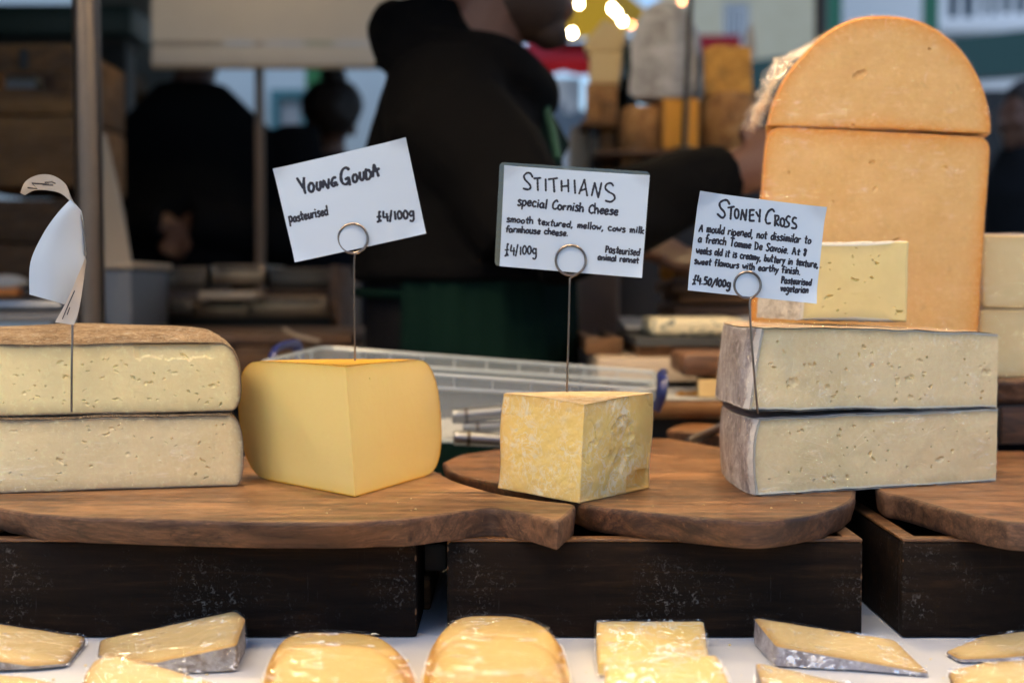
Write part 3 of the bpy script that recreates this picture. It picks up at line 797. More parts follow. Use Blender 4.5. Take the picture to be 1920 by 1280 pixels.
_g('D', .6, 'l.08,.95 .08,0', 's.0,.95 .4,.85 .52,.5 .4,.12 0,.0'); _g('S', .52, 's.5,.85 .28,.97 .08,.78 .25,.52 .46,.3 .25,.0 .02,.1'); _g('P', .52, 'l.08,.95 .08,0', 's.02,.95 .42,.9 .42,.55 .08,.42')
_g('0', .5, 's.25,.75 .05,.5 .08,.12 .25,0 .43,.2 .43,.55 .25,.75'); _g('1', .25, 'l.12,.8 .12,0'); _g('4', .5, 'l.14,.88 .02,.32 .56,.32', 'l.44,.62 .42,-.08')
_g('5', .48, 'l.45,.8 .12,.8 .1,.48', 's.1,.48 .4,.45 .4,.1 .05,.02'); _g('8', .45, 's.4,.75 .2,.9 .1,.7 .35,.4 .2,0 .08,.25 .38,.6 .4,.75')
_g('£', .55, 's.4,.85 .28,.9 .24,.5 .2,0 .0,-.08', 'l.02,.42 .42,.42', 's.1,-.05 .25,.1 .4,-.06'); _g('/', .42, 'l.05,-.15 .35,.95'); _g('.', .22, 'l.1,.02 .13,.0'); _g(',', .22, 'l.14,.06 .05,-.2'); _g(' ', .42)
def smooth(pts, k=5):
    p = [np.array(q, float) for q in pts]; out = []
    for i in range(len(p) - 1):
        a, b, c, d = p[max(i - 1, 0)], p[i], p[i + 1], p[min(i + 2, len(p) - 1)]
        for j in range(k):
            t = j / k
            out.append(.5 * ((2 * b) + (c - a) * t + (2 * a - 5 * b + 4 * c - d) * t * t + (3 * b - a - 3 * c + d) * t ** 3))
    out.append(p[-1]); return out
def text_strokes(s, a, b, size, seed=0):
    """strokes in photograph pixels for a line written from a to b (base line), capital height 'size'"""
    r = random.Random(seed); a = np.array(a, float); b = np.array(b, float)
    tot = sum(G[c][0] + .1 for c in s); L = np.linalg.norm(b - a); ex = (b - a) / L; ey = np.array([ex[1], -ex[0]]); sx = L / tot
    x = 0; out = []
    for c in s:
        w, st = G[c]; jy = r.gauss(0, .03); k = 1 + r.gauss(0, .06); sh = r.gauss(.05, .05)
        for sm, pts in st:
            q = smooth(pts) if sm else pts
            out.append([a + ex * ((x + u + sh * v) * sx) + ey * ((v * k + jy) * size) for u, v in q])
        x += w + .1
    return out
def card(name, label, corners, Y, yaw, writing, thick=.0006, sleeve=None, pen=None):
    """flat price card in an upright plane at depth Y, turned by yaw; writing = [(strokes in px, pen px)]"""
    n = np.array([math.sin(yaw), -math.cos(yaw), 0.0]); cpx = np.mean(np.array(corners, float), 0)
    o = P(cpx[0], cpx[1], Y)
    q = [PPL(x, y, o, n) for x, y in corners]
    t = thing(name, label, 'price card', o - np.array([0, 0, .04]))
    ctr = np.mean(q, 0); ex = q[1] - q[0]; wd = np.linalg.norm(ex); ex /= wd; ez = np.cross(n, ex); rb = random.Random(len(label))
    tw, bw = rb.uniform(-.0016, .0016), rb.uniform(.0012, .0026)
    def bend(p):
        p = np.asarray(p, float); u = (p - ctr) @ ex / (wd / 2); v = (p - ctr) @ ez / (wd / 2)
        return p + n * (bw * u ** 2 + tw * u * v * 1.5 + .0022 * np.clip(np.abs(u) + np.abs(v) * 1.4 - 1.72, 0, 1) * 5)[..., None]
    uu = np.linspace(0, 1, 29); vv = np.linspace(0, 1, 21)
    g = np.array([[(q[0] * (1 - a) + q[1] * a) * (1 - b) + (q[3] * (1 - a) + q[2] * a) * b for b in vv] for a in uu]); g = bend(g)
    m = M().grid(g); m.grid(g - n * thick)
    rim_ = np.concatenate([g[:, 0], g[-1, 1:], g[-2::-1, -1], g[0, -2:0:-1]]); m.grid(np.stack([rim_, rim_ - n * thick], 1), closeu=True)
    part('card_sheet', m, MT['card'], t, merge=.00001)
    ink = M()
    fr = o + n * .00012
    for strokes, pw in writing:
        w = pw / FPX * Y / 2
        for st in strokes:
            p = np.array([PPL(x, y, fr, n) for x, y in st])
            if len(p) < 2: continue
            if k_den := max(0, 12 - len(p)): p = np.stack([np.interp(np.linspace(0, 1, 12), np.linspace(0, 1, len(p)), p[:, c_]) for c_ in range(3)], 1)
            p = bend(p); k = len(p); rr = [w * (.85 + .3 * rng.random()) for _ in range(k)]
            # flattened ribbon of ink with round ends
            tan = np.gradient(p, axis=0); tan /= np.maximum(np.linalg.norm(tan, axis=1), 1e-9)[:, None]
            p = np.concatenate([[p[0] - tan[0] * w * .55], p, [p[-1] + tan[-1] * w * .55]]); rr = [w * .5] + rr + [w * .5]
            tan = np.concatenate([tan[:1], tan, tan[-1:]])
            side = np.cross(tan, n); lift = n * .00004 * (1 + .6 * rng.random())
            g = np.stack([p + side * np.array(rr)[:, None], p + n * .00010 + lift, p - side * np.array(rr)[:, None]], 1)
            ink.grid(g + lift)
    part('lettering', ink, MT['ink'], t, smooth=False, fixn=False)
    if sleeve:
        qs = [PPL(x, y, o - n * .0010, n) for x, y in sleeve]
        part('plastic_sleeve', M().prism(round_poly(qs, .004, 5) + n * .0, -n * .0004), MT['sleeve'], t, smooth=False)
    return t

# ================================================================== SETTING
TZ = .85                                   # table top
BZ = CAMZ - .1594                          # top of the cutting boards
XZ = CAMZ - .1794                          # top of the black boxes
gm = M(); gm.add([(-60, -40, 0), (60, -40, 0), (60, 90, 0), (-60, 90, 0)], [(0, 1, 2, 3)])
solo('ground', 'grey asphalt of the market street', None, gm, MT['asphalt'], smooth=False, kind='structure')

def W(px0, py0, px1, py1, Y, D):
    """box whose front face, at depth Y, spans the given pixels"""
    a = P(px0, py1, Y); b = P(px1, py0, Y)
    return (np.array([a[0], Y, a[2]]), np.array([b[0], Y + D, b[2]]))
def wbox(m, px0, py0, px1, py1, Y, D, bev=.003): return m.box(*W(px0, py0, px1, py1, Y, D), bev)

# unseen canopy added above the frame to block sky and darken the stall's back
t = thing('shading_canopy', 'unseen dark canopy added over the stall to block sky light', 'canopy', (0, 3.2, 2.5))
m = M().box((-5.5, .66, 2.62), (1.45, 6.6, 2.70), .01)
part('canopy_sheet', m, MT['green_dark'], t)
m = M()
part('canopy_pole', M().tube([(-5.4, .72, 0), (-5.4, .72, 2.62)], .03, 10), MT['post'], t); part('canopy_pole', M().tube([(1.40, 6.5, 0), (1.40, 6.5, 2.62)], .03, 10), MT['post'], t)
# the market hall behind
t = thing('market_hall_wall', 'pale blue grey painted wall of the market hall behind the two shoppers', 'wall', (-2, 9.0, 0))
part('wall_face', M().box((-9.5, 9.0, 0), (-.25, 9.2, 5.2), .01), MT['pale_wall'], t)
part('wall_plinth', M().box((-9.5, 8.95, 0), (-.25, 8.998, .4), .01), MT['grey_wall'], t)
t = thing('grey_partition', 'dark grey partition panel left of the man with his back turned', 'partition', P(300, 700, 5.4) * [1, 1, 0])
lo, hi = W(150, -320, 372, 500, 5.4, .06); lo[2] = 0
part('panel', M().box(lo, hi, .008), MT['grey_wall'], t)
part('top_rail', M().box((lo[0], 5.385, hi[2]), (hi[0], 5.475, hi[2] + .06), .008), MT['darksteel'], t)
t = thing('shading_screen', 'unseen dark screen added at the left to block side light', 'screen', (-2.3, 2.2, 0))  # unseen screen, added to keep sky light out from the left
part('screen_board', M().box((-2.36, 1.0, 0), (-2.30, 5.0, 2.6), .005), MT['brownwood'], t)
# brick building
t = thing('brick_building', 'pale yellow brick building with a barred window behind the stalls', 'building', (5, 14, 0))
BY = 14.0
w0, w1 = W(1355, 5, 1407, 95, BY, .2)
def wall_with_hole(m, x0, x1, z0, z1, holes, y, d=.35):
    xs = sorted({x0, x1, *[h[0] for h in holes], *[h[1] for h in holes]}); zs = sorted({z0, z1, *[h[2] for h in holes], *[h[3] for h in holes]})
    for i in range(len(xs) - 1):
        for j in range(len(zs) - 1):
            cx, cz = (xs[i] + xs[i + 1]) / 2, (zs[j] + zs[j + 1]) / 2
            if any(h[0] < cx < h[1] and h[2] < cz < h[3] for h in holes): continue
            m.box((xs[i], y, zs[j]), (xs[i + 1], y + d, zs[j + 1]))
bx0 = P(1245, 0, BY)[0]; bx1 = P(1545, 0, BY)[0]
m = M(); wall_with_hole(m, bx0, bx1, 0, 8.0, [(w0[0], w1[0], w0[2], w1[2])], BY)
part('brick_wall', m, MT['brick'], t, smooth=False)
m = M()
for a, b in (((w0[0], w0[2]), (w0[0] + .04, w1[2])), ((w1[0] - .04, w0[2]), (w1[0], w1[2])), ((w0[0] + .04, w1[2] - .04), (w1[0] - .04, w1[2])), ((w0[0] + .04, w0[2]), (w1[0] - .04, w0[2] + .04))):
    m.box((a[0], BY + .05, a[1]), (b[0], BY + .12, b[1]))
wf = part('window', m, MT['white'], t)
m = M().box((w0[0] + .04, BY + .10, w0[2] + .04), (w1[0] - .04, BY + .11, w1[2] - .04)); part('pane', m, MT['glass'], wf)
m = M()
for k in range(6):
    x = w0[0] + (w1[0] - w0[0]) * (k + .5) / 6; m.tube([(x, BY + .02, w0[2]), (x, BY + .02, w1[2])], .014, 6)
part('window_bar', m, MT['white'], wf)
# pale glazed building to the right
t = thing('glazed_building', 'white building with blue glazed windows at top right', 'building', (9, 17, 0))
GY = 17.0; gx0, gx1 = P(1562, 0, GY)[0], P(2150, 0, GY)[0]
wins = []
for (a, b, c, d) in ((1735, 1752, -60, 40), (1778, 1828, -60, 34), (1838, 1872, -60, 30), (1880, 1925, -60, 26), (1935, 1990, -60, 20)):
    q0, q1 = W(a, c, b, d, GY, .2); wins.append((q0[0], q1[0], q0[2], q1[2]))
m = M(); wall_with_hole(m, gx0, gx1, 0, 9.0, wins, GY); part('white_wall', m, MT['white'], t, smooth=False)
for h in wins:
    f = part('window', M().box((h[0], GY + .06, h[2]), (h[1], GY + .07, h[3])), MT['glass'], t)
    x = (h[0] + h[1]) / 2
    part('glazing_bar', M().box((x - .03, GY + .03, h[2]), (x + .03, GY + .055, h[3])), MT['white'], f)
a, b = W(1762, 40, 2150, 62, GY - .25, .2)
part('white_ledge', M().box(a, b, .01), MT['white'], t)
# green iron frame of the market
t = thing('green_fascia', 'dark green painted beam running behind the tall orange cheese', 'beam', P(1650, 150, 11.5))
pts = [P(1360, 122, 11.5), P(1425, 112, 11.5), P(2150, 30, 11.5), P(2150, 122, 11.5), P(1425, 176, 11.5), P(1360, 188, 11.5)]
part('beam', M().prism(pts, (0, .25, 0)), MT['green_beam'], t, smooth=False)
for px, w in ((1563, 16), (1745, 15)):
    a = P(px - w, 0, 11.9); b = P(px + w, 0, 11.9); cx = (a[0] + b[0]) / 2; r = (b[0] - a[0]) / 2
    t = thing('iron_column', 'green iron column ' + ('on the brick side of' if px < 1600 else 'right of the apex of') + ' the half moon orange cheese, far behind', 'column', (cx, 11.9, 0), 'green iron columns of the market')
    part('shaft', M().lathe((cx, 11.9, 0), [(r * 1.5, 0), (r * 1.5, .25), (r, .32), (r, 4.6)], 16), MT['green'], t)
    part('capital', M().lathe((cx, 11.9, 4.6), [(r, 0), (r * 1.6, .15), (r * 1.6, .3)], 16), MT['green'], t)
a = P(598, 0, 7.6); r = .075
t = thing('iron_column', 'bright green iron column behind the woman with the bun', 'column', (a[0], 7.6, 0), 'green iron columns of the market')
part('shaft', M().lathe((a[0], 7.6, 0), [(r * 1.5, 0), (r * 1.5, .25), (r, .32), (r, 4.6)], 16), MT['green_bright'], t)
part('capital', M().lathe((a[0], 7.6, 4.6), [(r, 0), (r * 1.6, .15), (r * 1.6, .3)], 16), MT['green_bright'], t)
# dark market stall behind at far right
t = thing('market_kiosk', 'unlit dark kiosk below the green beam at far right', 'kiosk', P(1850, 500, 10) * [1, 1, 0])
lo, hi = W(1395, 168, 2160, 420, 10.2, .1); lo[2] = 0
part('kiosk_front', M().box(lo, hi, .01), MT['blackish'], t)
lo2, hi2 = W(1395, 405, 2160, 440, 10.05, .14); part('kiosk_shelf', M().box(lo2, hi2, .01), MT['brownwood'], t)

# red awning and white booth, yellow canopy
def awning(name, label, px0, px1, ptop, pbot, Y, D, mat, valance):
    a = P(px0, pbot, Y); b = P(px1, pbot, Y); c = P(px0, ptop, Y + D); d = P(px1, ptop, Y + D)
    t = thing(name, label, 'awning', ((a[0] + b[0]) / 2, Y, 0))
    g = np.array([[a + (c - a) * v + (b - a + (d - c - b + a) * v) * u - np.array([0, 0, .04 * math.sin(PI * v)]) for v in np.linspace(0, 1, 8)] for u in np.linspace(0, 1, 16)])
    cm = M().grid(g); cm.grid(g - np.array([0, 0, .012]))
    part('canopy', cm, mat, t)
    n = 60; L = b[0] - a[0]; vv = []
    for k in range(n + 1):
        u = k / n; x = a[0] + L * u
        vv.append([(x, Y - .004, a[2]), (x, Y - .010, a[2] - valance * (.75 + .25 * abs(math.sin(u * PI * max(3, L / .22)))))])
    part('valance', M().grid(np.array(vv)), mat, t)
    pm = M()
    for x in (a[0] + .03, b[0] - .03): pm.tube([(x, Y + .05, 0), (x, Y + .05, a[2])], .018, 8)
    part('awning_pole', pm, MT['darksteel'], t)
    return t
awning('red_awning', 'red scalloped awning behind the vendor\'s chin', 985, 1200, 78, 112, 7.6, 1.4, MT['red'], .085)
awning('red_awning', 'narrow red awning below the barred window', 1306, 1388, 66, 92, 9.0, 1.0, MT['red'], .07)
t = thing('yellow_canopy', 'bright yellow canopy with lamps beside the vendor\'s face', 'canopy', P(1110, 300, 8.6) * [1, 1, 0])
ap = P(1120, -55, 9.6); ring = [P(x, y, Y) for x, y, Y in ((1030, 78, 8.6), (1178, 66, 8.6), (1215, 20, 10.6), (1035, 25, 10.6))]
m = M(); vs = [ap] + ring; m.add(vs, [(0, 1, 2), (0, 2, 3), (0, 3, 4), (0, 4, 1)]); part('canopy', m, MT['yellow'], t, smooth=False)
part('canopy_pole', M().tube([ap * [1, 1, 0], ap], .025, 8), MT['darksteel'], t)
t = thing('white_booth', 'white fronted market booth under the red awning', 'booth', P(1070, 500, 8.6) * [1, 1, 0])
lo, hi = W(1010, 100, 1105, 330, 8.6, 1.2); lo[2] = 0
part('booth_back', M().box((lo[0], 9.6, 0), (hi[0], 9.7, hi[2]), .01), MT['white'], t)
part('booth_counter', M().box((lo[0], 8.6, 0), (hi[0], 9.1, P(0, 275, 8.6)[2]), .01), MT['white'], t)
m = M()
for px, c in ((1046, .26), (1064, .20), (1088, .22)):
    q = P(px, 250, 8.8); m.box((q[0] - .04, 8.75, P(0, 274, 8.75)[2]), (q[0] + .04, 8.85, P(0, 274, 8.75)[2] + c), .01)
part('goods', m, plain('booth_goods', (.25, .32, .40), .5), t)
def bulb(label, px, py, Y, r, mat, group):
    c = P(px, py, Y)
    t = thing('light_bulb', label, 'light bulb', c, group)
    r = r * .62
    part('glass', M().ball((0, 0, 0) + c, (r, r, r * 1.2), 2), mat, t)
    part('socket', M().lathe(c + np.array([0, 0, r * 1.1]), [(r * .55, 0), (r * .6, r * .9), (r * .1, r * 1.0), (.004, r * 6)], 10), MT['blackish'], t)
for i, (px, py, Y, r, mt, lb) in enumerate((
        (1086, 8, 7.4, .018, 'bulb_far', 'warm bulb touching the vendor\'s nose'), (1073, 62, 7.4, .022, 'bulb_far', 'warm bulb just below the vendor\'s mouth'),
        (1018, 160, 7.2, .020, 'bulb_far', 'warm bulb low beside the hood, under the red awning'), (1148, 16, 7.6, .022, 'bulb_far', 'upper of two big warm bulbs on the yellow canopy'),
        (1156, 24, 7.7, .020, 'bulb_far', 'warm bulb overlapping the upper lamp of the yellow canopy'), (1167, 40, 7.6, .021, 'bulb_far', 'lower right warm bulb on the yellow canopy'),
        (1184, 47, 8.2, .018, 'bulb_orange', 'small orange bulb at the edge of the yellow canopy'), (1279, 3, 7.8, .018, 'bulb_orange', 'small orange bulb above the tall grey cheese'),
        (1056, 109, 8.4, .018, 'bulb_cool', 'cool white bulb in front of the red awning valance'), (1078, 134, 8.3, .021, 'bulb_cool', 'cool white bulb hanging in the white booth'),
        (1304, 111, 6.8, .017, 'bulb_cool', 'cool white bulb above the glass jar'), (1296, 134, 6.8, .013, 'bulb_cool', 'small cool bulb beside the glass jar'))):
    bulb(lb, px, py, Y, r, MT[mt], 'market light bulbs')
# unseen warm lamps, inferred from film glints; front row added to warm the cheese faces
LAMPS = (('left tomme', -.80, 1.36), ('gouda wedge', -.28, 1.42), ('crumbly wedge', .22, 1.37), ('orange half moon', .80, 1.42), ('far left wrapped wedge', -.95, .72), ('tall wrapped wedge', -.62, .75), ('pair of gouda slices', -.32, .71), ('three gouda slices', -.02, .75), ('wrapped crumbly blocks', .40, .72))
for i, (lb, x, y) in enumerate(LAMPS):
    z = (1.66 if i < 4 else 1.90) + .03 * math.sin(i * 2.4)
    t = thing('stall_lamp', 'unseen warm bulb hanging high above the ' + lb, 'lamp', (x, y, z), 'warm lamps over the stall')
    part('bulb', M().ball((x, y, z), (.035, .035, .042) if i > 3 else (.055, .055, .062), 2), MT['bulb_warm'] if i > 3 else MT['bulb_bright'], t)
    hs = .05 if i > 3 else .07
    part('lamp_baffle', M().lathe((x, y, z), [(.012, hs + .012), (.05, hs), (.095, .0), (.102, -.068), (.099, -.068), (.092, .0), (.047, hs - .004), (.012, hs + .006)], 28), MT['shade'], t)  # added opaque shade, keeps lamp light off the vendor and background
    part('cord', M().tube([(x, y, z + hs + .008), (x, y, 2.62)], .003, 6), MT['blackish'], t)

for lb, x, y, z, r_ in (('display shelf of whole cheeses', .36, 2.55, 2.02, .045), ('beige roller blind', -.62, 3.30, 2.30, .034), ('boards piled behind the card', .45, 1.98, 2.05, .022)):  # unseen lamps added to warm the shelf cheeses and the blind
    t = thing('stall_lamp', 'unseen warm shaded bulb added above the ' + lb, 'lamp', (x, y, z), 'warm lamps over the stall')
    part('bulb', M().ball((x, y, z), (r_, r_, r_ * 1.15), 2), MT['bulb_bright'], t)
    part('lamp_baffle', M().lathe((x, y, z), [(.012, .072), (.05, .06), (.095, .0), (.102, -.05), (.099, -.05), (.092, .0), (.047, .056), (.012, .066)], 28), MT['shade'], t)  # same added shade, cuts the lamp light to the sides
    part('cord', M().tube([(x, y, z + .07), (x, y, 2.62)], .003, 6), MT['blackish'], t)

# ================================================================== LEFT BACKGROUND
def crate(label, px0, py0, px1, py1, Y, D, mat, slot=None, hole=None):
    lo, hi = W(px0, py0, px1, py1, Y, D)
    t = thing('wooden_crate', label, 'crate', ((lo[0] + hi[0]) / 2, Y + D / 2, lo[2]), 'wooden crates stacked at the back')
    m = M(); n = max(2, int(round((hi[2] - lo[2]) / .13))); gp = .006; h = (hi[2] - lo[2]) / n
    for k in range(n):
        z0, z1 = lo[2] + k * h + gp / 2, lo[2] + (k + 1) * h - gp / 2
        if slot and k == n - 1:
            a, b = P(slot[0], 0, Y)[0], P(slot[1], 0, Y)[0]
            zc = P(0, slot[2], Y)[2], P(0, slot[3], Y)[2]
            z1s, z0s = max(zc), min(zc)
            m.box((lo[0], Y, z0), (hi[0], Y + .012, z0s), .002); m.box((lo[0], Y, z1s), (hi[0], Y + .012, z1), .002)
            m.box((b, Y, z0s), (hi[0], Y + .012, z1s), .002)
        else: m.box((lo[0], Y, z0), (hi[0], Y + .012, z1), .002)
        m.box((hi[0] - .012, Y + .0125, z0), (hi[0], hi[1], z1), .002); m.box((lo[0], Y + .0125, z0), (lo[0] + .012, hi[1], z1), .002)
    part('slats', m, mat, t)
    m = M()
    for x in (lo[0] + .013, hi[0] - .043): m.box((x, Y + .0125, lo[2]), (x + .03, Y + .04, hi[2]), .002)
    part('corner_post', m, mat, t)
    part('back_board', M().box((lo[0] + .013, hi[1] - .012, lo[2]), (hi[0] - .013, hi[1], hi[2]), .002), MT['brownwood'], t)
    if hole:
        a = P(hole[0], hole[3], Y); b = P(hole[1], hole[2], Y)
        part('hole_patch', M().box((a[0], Y - .003, a[2]), (b[0], Y + .002, b[2]), .01, seg=3), MT['blackish'], t)  # black block stands in for the shaded opening of the hand hole
    return t
crate('topmost light brown crate with a dark hand hole, behind the curled card', -90, 80, 136, 352, 3.0, .4, MT['crate_light'], (-90, 100, 138, 166), (36, 53, 92, 132))
part('packet', M().box(*W(8, 140, 66, 166, 3.06, .05), .004), plain('blue_white_packet', (.20, .24, .30), .5), bpy.data.objects['wooden_crate'])
crate('dark brown crate directly below the topmost left crate', -90, 372, 138, 540, 2.98, .4, MT['crate'])
for lb, a, b, c, d, Y, mt in (('tall narrow crate column just right of the steel post', 176, 116, 222, 300, 4.75, 'crate'), ('brown crate with a pale top edge beside the man\'s shoulder', 186, 172, 272, 330, 4.7, 'crate_light'),
                              ('lower brown crate beside the man\'s elbow', 186, 335, 276, 620, 4.72, 'crate')):
    crate(lb, a, b, c, d, Y, .35, MT[mt])
t = thing('low_bench', 'dark low bench carrying the left crates', 'bench', P(20, 700, 2.95) * [1, 1, 0])
lo, hi = W(-160, 541, 290, 565, 2.9, .8); part('bench_top', M().box(lo, hi, .004), MT['brownwood'], t)
m = M()
for x in (lo[0] + .05, hi[0] - .1):
    m.box((x, 2.95, 0), (x + .05, 3.0, lo[2] - .001), .003); m.box((x, 3.6, 0), (x + .05, 3.65, lo[2] - .001), .003)
part('leg', m, MT['brownwood'], t)
lo, hi = W(-200, 8, 246, 66, 4.4, .25)
t = thing('green_roller_box', 'dark green boxed beam above the crates at top left', 'beam', (lo + hi) / 2)
part('box', M().box(lo, hi, .01), MT['green_dark'], t)
lo, hi = W(-200, 66, 236, 84, 4.45, .2); part('lower_rail', M().box(lo, hi, .005), MT['blackish'], t)
lo, hi = W(190, 84, 236, 600, 4.45, .1); lo[2] = 0; part('upright', M().box(lo, hi, .005), MT['blackish'], t)
# steel post with a slight lean
t = thing('steel_post', 'brushed steel post holding up the stall, left of the crates', 'post', P(172, 1000, 1.78) * [1, 1, 0])
a = P(157, -260, 1.78); b = P(172, 640, 1.78); d = (b - a) / (a[2] - b[2]); foot = b + d * b[2]; top = a - d * (2.62 - a[2])
m = M().tube([foot, top], .0172, 28); part('tube', m, MT['post'], t)
m = M().lathe(foot, [(.05, 0), (.05, .008), (.02, .02)], 20); part('foot_plate', m, MT['post'], t)
t = thing('leaning_board', 'tan board leaning behind the steel post', 'board', P(215, 520, 2.5))
part('board_sheet', M().prism([P(186, 250, 2.55), P(196, 252, 2.55), P(226, 380, 2.5), P(248, 515, 2.42), P(186, 515, 2.42)], (0, .012, 0)), MT['counter'], t, smooth=False)
lo, hi = W(186, 504, 247, 660, 2.36, .25); lo[2] = TZ
t = thing('grey_bin', 'blue grey plastic bin behind the steel post', 'bin', (lo + hi) / 2 * [1, 1, 0] + [0, 0, TZ])
part('bin_body', M().box(lo, hi, .006), plain('grey_plastic', (.085, .098, .125), .5, var=.04), t)
part('bin_rim', M().box((lo[0] - .006, 2.35, hi[2]), (hi[0] + .006, 2.62, hi[2] + .012), .004), MT['counter'], t)
# far left counter items
t = thing('paper_packet', 'white and orange packet blurred at the left edge', 'packet', P(25, 560, 2.4))
part('packet', M().ball(P(12, 530, 2.42), (.038, .03, .014), 2), MT['paper'], t)
part('orange_label', M().box(*W(-20, 537, 32, 556, 2.4, .03), .004), plain('orange_label', (.5, .17, .03), .6), t)
t = thing('steel_tray', 'grey steel tray at the far left edge', 'tray', P(60, 600, 2.3))
lo, hi = W(-80, 562, 118, 584, 2.3, .3); part('tray', M().box(lo, hi, .01), MT['steel'], t)
lo, hi = W(-120, 586, 126, 606, 2.26, .42); part('tray_base', M().box(lo, hi, .006), plain('grey_counter', (.22, .21, .21), .5), t)

# roller blind, poster, thin post
t = thing('roller_blind', 'beige roller blind hanging half way down behind the vendor', 'blind', P(510, 0, 3.7))
lo, hi = W(284, -420, 800, 78, 3.7, .004); part('blind_sheet', M().box(lo, hi), MT['blind'], t)
lo, hi = W(284, 80, 800, 84, 3.694, .012); part('hem_fold', M().box(lo, hi, .002), MT['blind'], t)
lo, hi = W(284, 86, 800, 122, 3.697, .008); part('hem', M().box(lo, hi, .002), MT['blind'], t)
lo, hi = W(284, 122, 800, 129, 3.692, .018); part('bottom_bar', M().box(lo, hi, .004), MT['counter'], t)
a = P(488, 600, 3.78); t = thing('thin_brown_post', 'thin brown post below the blind, right of the man', 'post', a * [1, 1, 0])
part('rod', M().box((a[0] - .011, 3.78, 0), (a[0] + .011, 3.802, 2.62), .003), plain('brown_post', (.20, .13, .085), .5), t)
part('foot_plate', M().box((a[0] - .05, 3.74, 0), (a[0] + .05, 3.84, .006), .002), MT['darksteel'], t)
lo, hi = W(507, 168, 572, 268, 8.9, .03)
t = thing('wall_poster', 'white printed poster in a teal frame on the far wall', 'poster', (lo + hi) / 2)
teal = plain('teal_frame', (.05, .20, .23), .5)
part('frame', M().box((lo[0], 8.9, lo[2]), (lo[0] + .05, 8.94, hi[2])).box((hi[0] - .03, 8.9, lo[2]), (hi[0], 8.94, hi[2])).box((lo[0] + .05, 8.9, hi[2] - .05), (hi[0] - .03, 8.94, hi[2])), teal, t)
part('sheet', M().box((lo[0] + .05, 8.945, lo[2]), (hi[0] - .03, 8.955, hi[2] - .05)), MT['paper'], t)
m = M()
for k in range(7):
    z = hi[2] - .10 - k * .032; m.box((lo[0] + .07, 8.942, z), (hi[0] - .05, 8.9445, z + .010))
part('printed_lines', m, plain('grey_print', (.48, .52, .56), .8), t)
# produce stall seen between the man and the woman
t = thing('produce_stall', 'crowded produce stall seen between the man and the woman', 'stall', P(540, 560, 6.2) * [1, 1, 0])
lo, hi = W(420, 470, 760, 500, 6.2, .8); part('stall_top', M().box(lo, hi, .01), MT['brownwood'], t)
part('stall_skirt', M().box((lo[0], 6.25, 0), (hi[0], 6.30, lo[2] - .002), .005), plain('pink_skirt', (.22, .15, .14), .8), t)
for k, (px, py, w, h, col, nm) in enumerate(((507, 270, 15, 12, (.52, .36, .22), 'straw basket topmost on the produce stall'), (522, 302, 22, 18, (.55, .35, .22), 'tan basket of the produce stall'), (540, 318, 16, 24, (.36, .10, .06), 'red crate of the produce stall'),
                                         (510, 356, 30, 16, (.07, .08, .12), 'navy box of the produce stall'), (534, 384, 20, 14, (.30, .26, .27), 'grey box of the produce stall'), (505, 408, 16, 16, (.60, .60, .62), 'white tub of the produce stall'),
                                         (530, 424, 14, 12, (.36, .20, .16), 'brown tub of the produce stall'), (512, 448, 22, 14, (.50, .48, .46), 'pale bag lowest on the produce stall'), (552, 452, 14, 14, (.33, .30, .24), 'olive bag of the produce stall'))):
    lo, hi = W(px - w, py - h, px + w, 470, 6.35 + .06 * (8 - k), .05); t2 = thing('produce_box', nm, 'box', ((lo[0] + hi[0]) / 2, lo[1], lo[2]), 'produce on the far stall')
    part('box', M().box(lo, hi, .008), plain('produce%d' % k, col, .7, var=.2), t2)
    part('contents', M().ball(((lo[0] + hi[0]) / 2, lo[1] + .03, hi[2]), ((hi[0] - lo[0]) * .45, .03, .02), 2), plain('produce_top%d' % k, [min(1, c * 1.35) for c in col], .6), t2)

# steel drawers and scales behind, left
def drawer(name, label, cat, px0, py0, px1, py1, Y, D, mat, lip=True, group='steel drawers and trays behind the stall'):
    lo, hi = W(px0, py0, px1, py1, Y, D); t = thing(name, label, cat, ((lo[0] + hi[0]) / 2, Y + D / 2, lo[2]), group)
    part('body', M().box(lo, hi, .004), mat, t)
    if lip: part('front_lip', M().box((lo[0] + .01, Y - .006, hi[2] - .012), (hi[0] - .01, Y - .0005, hi[2] - .003), .002), MT['darksteel'], t)
    return t
drawer('steel_drawer', 'wide dark steel drawer below the man, leftmost of its row', 'case', 266, 500, 386, 545, 2.75, .25, MT['darksteel'])
drawer('steel_drawer', 'short warm toned steel drawer in the middle of its row', 'case', 396, 496, 496, 536, 2.75, .25, MT['warmsteel'])
drawer('steel_drawer', 'steel drawer below the Young Gouda card', 'case', 506, 502, 620, 542, 2.75, .25, MT['darksteel'])
drawer('steel_tray', 'long low grey steel tray in front of the drawers', 'tray', 246, 560, 362, 590, 2.62, .12, MT['darksteel'])
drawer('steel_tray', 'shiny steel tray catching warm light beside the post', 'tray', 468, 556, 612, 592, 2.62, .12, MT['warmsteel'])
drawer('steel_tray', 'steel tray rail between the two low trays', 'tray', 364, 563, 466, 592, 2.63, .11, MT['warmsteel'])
drawer('wooden_slab', 'small pale wooden slab lying on the steel trays', 'slab', 370, 546, 476, 562, 2.56, .14, MT['counter'], False, 'loose slabs behind the stall')
drawer('steel_shelf', 'brown steel shelf under the third drawer', 'shelf', 468, 530 + 14, 622, 553, 2.66, .3, MT['brownwood'], False)
lo, hi = W(240, 594, 640, 1000, 2.70, .35); lo[2] = TZ - .25
t = thing('drawer_cabinet', 'black cabinet under the steel drawers', 'cabinet', ((lo[0] + hi[0]) / 2, 2.85, 0))
